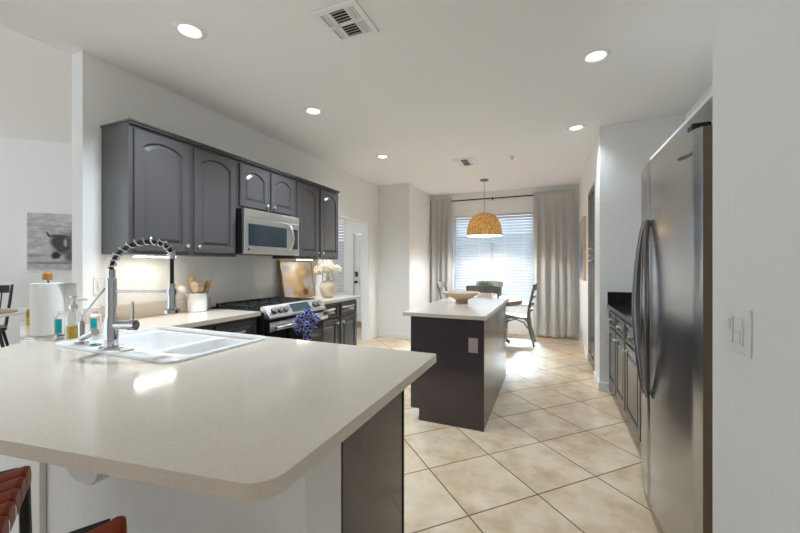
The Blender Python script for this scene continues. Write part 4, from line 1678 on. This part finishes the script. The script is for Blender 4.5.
# ------------------------------------------------------------------ refrigerator
FY0, FY1, FT = 1.755, 2.71, 1.865
fg = thing('refrigerator', 'large stainless side by side refrigerator at right', 'refrigerator', (0, 0, 0))
obj('case', box(BM(), 0.595, 1.17, FY0 + 0.01, FY1 - 0.01, 0.03, FT - 0.02, 0.006), 'fridge_side', fg)
b = BM()
for x in (0.65, 1.1):
    for y in (FY0 + 0.08, FY1 - 0.08):
        cyl(b, (x, y, 0), (x, y, 0.032), 0.025, seg=12)
obj('foot', b, 'black', fg)
obj('kick_plate', box(BM(), 0.56, 0.594, FY0 + 0.02, FY1 - 0.02, 0.012, 0.05, 0.003), 'black', fg)
mid = (FY0 + FY1) / 2 + 0.015
def fx(y):
    s = (y - (FY0 + FY1) / 2) / ((FY1 - FY0) / 2)
    return 0.482 + 0.062 * abs(s) ** 2.0


def fdoor(ya, yb, name):
    b = BM()
    pts = []
    N = 20
    for i in range(N + 1):
        y = ya + (yb - ya) * i / N
        e = 0.0
        dd = min(abs(y - ya), abs(y - yb))
        if dd < 0.012:
            e = 0.012 - math.sqrt(max(0, 0.012 ** 2 - (0.012 - dd) ** 2))
        pts.append((fx(y) + e, y))
    poly = pts + [(0.59, yb), (0.59, ya)]
    prism(b, poly, 0.055, FT)
    o = obj(name, b, 'steel', fg, True, angle=40)
    o.data.materials.append(M['fridge_side'])
    for p in o.data.polygons:
        if p.normal.y < -0.9:
            p.material_index = 1
    return o


df = fdoor(FY0, mid - 0.003, 'refrigerator_door')
dz = fdoor(mid + 0.003, FY1, 'freezer_door')


def fhandle(par, y0_, sgn):
    b = BM()
    pts, rs = [], []
    N = 24
    for i in range(N + 1):
        f = i / N
        z = 0.62 + 0.93 * f
        bow = math.sin(math.pi * f)
        y = y0_ + sgn * 0.075 * bow
        x = fx(y0_) - 0.012 - 0.026 * bow ** 0.6
        pts.append((x, y, z))
        rs.append(0.011 + 0.009 * bow)
    tube(b, pts, rs, 12)
    cyl(b, (fx(y0_) - 0.012, y0_, 0.64), (fx(y0_) - 0.0005, y0_, 0.64), 0.01, seg=10)
    cyl(b, (fx(y0_) - 0.012, y0_, 1.53), (fx(y0_) - 0.0005, y0_, 1.53), 0.01, seg=10)
    obj('handle', b, 'steeldark', par, True)


fhandle(df, mid - 0.03, -1)
fhandle(dz, mid + 0.03, 1)
for y in (FY0 + 0.075, mid, FY1 - 0.08):
    b = BM()
    box(b, 0.535, 0.6, y - 0.03, y + 0.03, FT + 0.0005, FT + 0.032, 0.006)
    obj('hinge_cover', b, 'black', fg)
tx_ = bpy.data.curves.new('logo', 'FONT')
tx_.body = 'Whirlpool'
tx_.size = 0.024
tx_.extrude = 0.0006
tx_.align_x = 'CENTER'
to = bpy.data.objects.new('logo', tx_)
COL.objects.link(to)
bpy.context.view_layer.update()
me = bpy.data.meshes.new_from_object(to.evaluated_get(bpy.context.evaluated_depsgraph_get()))
bpy.data.objects.remove(to)
yl = 1.845
slope = math.atan((fx(yl + 0.05) - fx(yl - 0.05)) / 0.1)
lg = bpy.data.objects.new('logo', me)
COL.objects.link(lg)
me.materials.append(M['steeldark'])
lg.location = (fx(yl) - 0.003, yl, 1.765)
lg.rotation_euler = (R(90), 0, R(-90) - slope)
lg.parent = df
tube_b = BM()
pts = [(1.15, 1.62, 1.7), (0.95, 1.66, 1.90), (0.8, 1.7, 1.98), (0.72, 1.79, 1.96), (0.68, 1.83, 1.868)]
# smooth the hose
sp_ = []
for i in range(len(pts) - 1):
    for k in range(6):
        f = k / 6
        sp_.append(Vector(pts[i]).lerp(Vector(pts[i + 1]), f))
sp_.append(Vector(pts[-1]))
for _ in range(3):
    sp_ = [sp_[0]] + [(sp_[i - 1] + sp_[i] * 2 + sp_[i + 1]) / 4 for i in range(1, len(sp_) - 1)] + [sp_[-1]]
tube(tube_b, sp_, 0.007, 8)
obj('water_line', tube_b, 'rubber', fg, True)

# ------------------------------------------------------------------ bar stools
def stool():
    t = thing('bar_stool', 'brown leather strap bar stool partly visible at left edge', 'stool', (0, 0, 0), 0, 'leather bar stools at the bar')
    hs = 0.2
    for sx in (-1, 1):
        for sy in (-1, 1):
            b = BM()
            tube(b, [(sx * (hs + 0.012), sy * (hs + 0.012), 0), (sx * hs, sy * hs, 0.64)], 0.015, 8)
            obj('leg', b, 'blackmetal', t, True)
    b = BM()
    for s in (-1, 1):
        box(b, -hs, hs, s * hs - 0.013, s * hs + 0.013, 0.615, 0.645, 0.003)
        box(b, s * hs - 0.013, s * hs + 0.013, -hs + 0.014, hs - 0.014, 0.615, 0.645, 0.003)
    obj('seat_frame', b, 'blackmetal', t)
    for z, s in ((0.2, 0), (0.2, 1)):
        pass
    b = BM()
    for s in (-1, 1):
        cyl(b, (-hs, s * (hs + 0.008), 0.22), (hs, s * (hs + 0.008), 0.22), 0.009, seg=8)
        cyl(b, (s * (hs + 0.008), -hs, 0.22), (s * (hs + 0.008), hs, 0.22), 0.009, seg=8)
    obj('footrest', b, 'blackmetal', t, True)
    nst = 5
    wst = (2 * hs - 0.03) / nst
    for i in range(nst):
        y0 = -hs + 0.012 + i * wst + 0.003
        y1 = y0 + wst - 0.008
        b = BM()
        vv = []
        half = [(hs + 0.02, 0.602), (hs + 0.02, 0.628), (hs + 0.0175, 0.648), (hs + 0.006, 0.654)]
        prof = [(-x, z) for x, z in half] + [(x, 0.653 - 0.018 * (1 - (x / hs) ** 2)) for x in [hs * (-0.9 + 1.8 * k / 12) for k in range(13)]] + half[::-1]
        for x, z in prof:
            vv.append([b.verts.new((y, x, zz)) for y, zz in ((y0, z - 0.004), (y1, z - 0.004), (y1, z + 0.001), ((y0 + y1) / 2, z + 0.005), (y0, z + 0.001))])
        for p, q in zip(vv, vv[1:]):
            for a_ in range(5):
                c_ = (a_ + 1) % 5
                b.faces.new((p[a_], p[c_], q[c_], q[a_]))
        b.faces.new(vv[0]); b.faces.new(vv[-1][::-1])
        obj('seat_strap', b, 'leather', t, True)
    return t


# rear corner of each seat under the bar, seat turned about 28 degrees
st = stool()
ang = R(-28.5)
ca = Vector((math.cos(ang), math.sin(ang), 0))
cb = Vector((-math.sin(ang), math.cos(ang), 0))
c1 = Vector((-1.605, 0.585, 0))
def place(corner):
    # visible corner is local (-hs,+hs)
    return corner + ca * 0.2 - cb * 0.2
st.location = place(c1)
st.rotation_euler = (0, 0, ang)
st['label'] = 'brown leather bar stool at the far left under the bar'
dup(st, place(Vector((-1.055, 0.565, 0))), ang, 'brown leather bar stool whose corner shows at bottom edge')

# ------------------------------------------------------------------ side room
ang45 = R(45)
bi = thing('bison_canvas', 'black and white bison canvas on the diagonal wall', 'picture', tuple(P0 + A * 0.289 + Vector((0, 0, 1.22)) - Nn * 0.001), ang45)
bw_, bh_ = 1.15, 0.935
obj('stretcher_frame', box(BM(), 0, bw_, -0.04, 0, 0, bh_, 0.002), 'plastic', bi)
bm_art = art('bison_print', (0.36, 0.36, 0.36), (0.62, 0.62, 0.62), 9, [
    (0.70, 0.46, 0.26, 0.24, -10, (0.24, 0.24, 0.245), 0.25), (0.46, 0.44, 0.13, 0.16, 15, (0.075, 0.075, 0.08), 0.25), (0.40, 0.25, 0.06, 0.06, 0, (0.04, 0.04, 0.042), 0.3),
    (0.30, 0.585, 0.05, 0.014, -60, (0.06, 0.06, 0.06), 0.4), (0.43, 0.56, 0.12, 0.025, 0, (0.07, 0.07, 0.07), 0.4), (0.515, 0.46, 0.022, 0.06, 0, (0.40, 0.40, 0.40), 0.4), (0.62, 0.24, 0.12, 0.1, 0, (0.12, 0.12, 0.12), 0.4), (0.45, 0.13, 0.6, 0.02, 0, (0.24, 0.24, 0.24), 0.7), (0.3, 0.72, 0.5, 0.012, 0, (0.4, 0.4, 0.4), 0.8), (0.1, 0.25, 0.15, 0.02, 0, (0.3, 0.3, 0.3), 0.7)], stretch=(1, 1, 2.0))
obj('print', box(BM(), 0.045, bw_ - 0.045, -0.043, -0.0405, 0.012, bh_ - 0.012), bm_art, bi)

tcx, tcy = -6.27, 1.83
rt = thing('round_white_table', 'round white dining table at the left edge', 'table', (tcx, tcy, 0))
b = BM()
lathe(b, [(0, 0.715), (0.47, 0.715), (0.515, 0.725), (0.52, 0.737), (0.515, 0.748), (0, 0.75)], seg=48)
obj('tabletop', b, 'table_white', rt, True)
b = BM()
lathe(b, [(0, 0.7145), (0.12, 0.7145), (0.06, 0.6), (0.05, 0.15), (0.25, 0.03), (0.25, 0.0), (0, 0)], seg=28)
obj('pedestal', b, 'table_white', rt, True)
t = thing('placemat', 'tan woven placemat on the round white table', 'placemat', (tcx + 0.1, tcy + 0.05, 0.7512))
b = BM()
lathe(b, [(0, 0), (0.3, 0), (0.3, 0.006), (0, 0.006)], seg=36)
obj('weave', b, 'wicker', t, True)
wc = thing('spindle_chair', 'black spindle back chair behind the round white table', 'chair', (-7.06, 2.18, 0), R(66))
b = BM()
prism(b, [(-0.2, 0.2), (-0.23, -0.2), (0.23, -0.2), (0.2, 0.2)], 0.43, 0.465)
obj('seat', b, 'blackwood', wc, bev=0.012)
for sx in (-1, 1):
    for sy in (-1, 1):
        b = BM()
        cyl(b, (sx * 0.23, sy * 0.22, 0), (sx * 0.15, sy * 0.15, 0.43), 0.014, 0.02, 10)
        obj('leg', b, 'blackwood', wc, True)
    b = BM()
    tube(b, [(sx * 0.185, 0.17, 0.466), (sx * 0.215, 0.25, 0.78), (sx * 0.235, 0.31, 1.03)], [0.018, 0.017, 0.015], 10)
    obj('back_post', b, 'blackwood', wc, True)
for k in range(5):
    b = BM()
    x = -0.11 + k * 0.055
    cyl(b, (x, 0.165, 0.466), (x * 1.25, 0.275, 0.93), 0.008, seg=8)
    obj('spindle', b, 'blackwood', wc, True)
b = BM()
vv = []
for i in range(11):
    s = -1 + 2 * i / 10
    y = 0.275 + 0.03 * (1 - s * s)
    vv.append([b.verts.new((s * 0.21, y + dy + (0.02 if dz_ > 0 else 0), 0.97 + dz_)) for dy, dz_ in ((-0.01, -0.055), (0.01, -0.055), (0.01, 0.055), (-0.01, 0.055))])
for p, q in zip(vv, vv[1:]):
    for i in range(4):
        j = (i + 1) % 4
        b.faces.new((p[i], p[j], q[j], q[i]))
b.faces.new(vv[0]); b.faces.new(vv[-1][::-1])
obj('crest_rail', b, 'blackwood', wc, True)
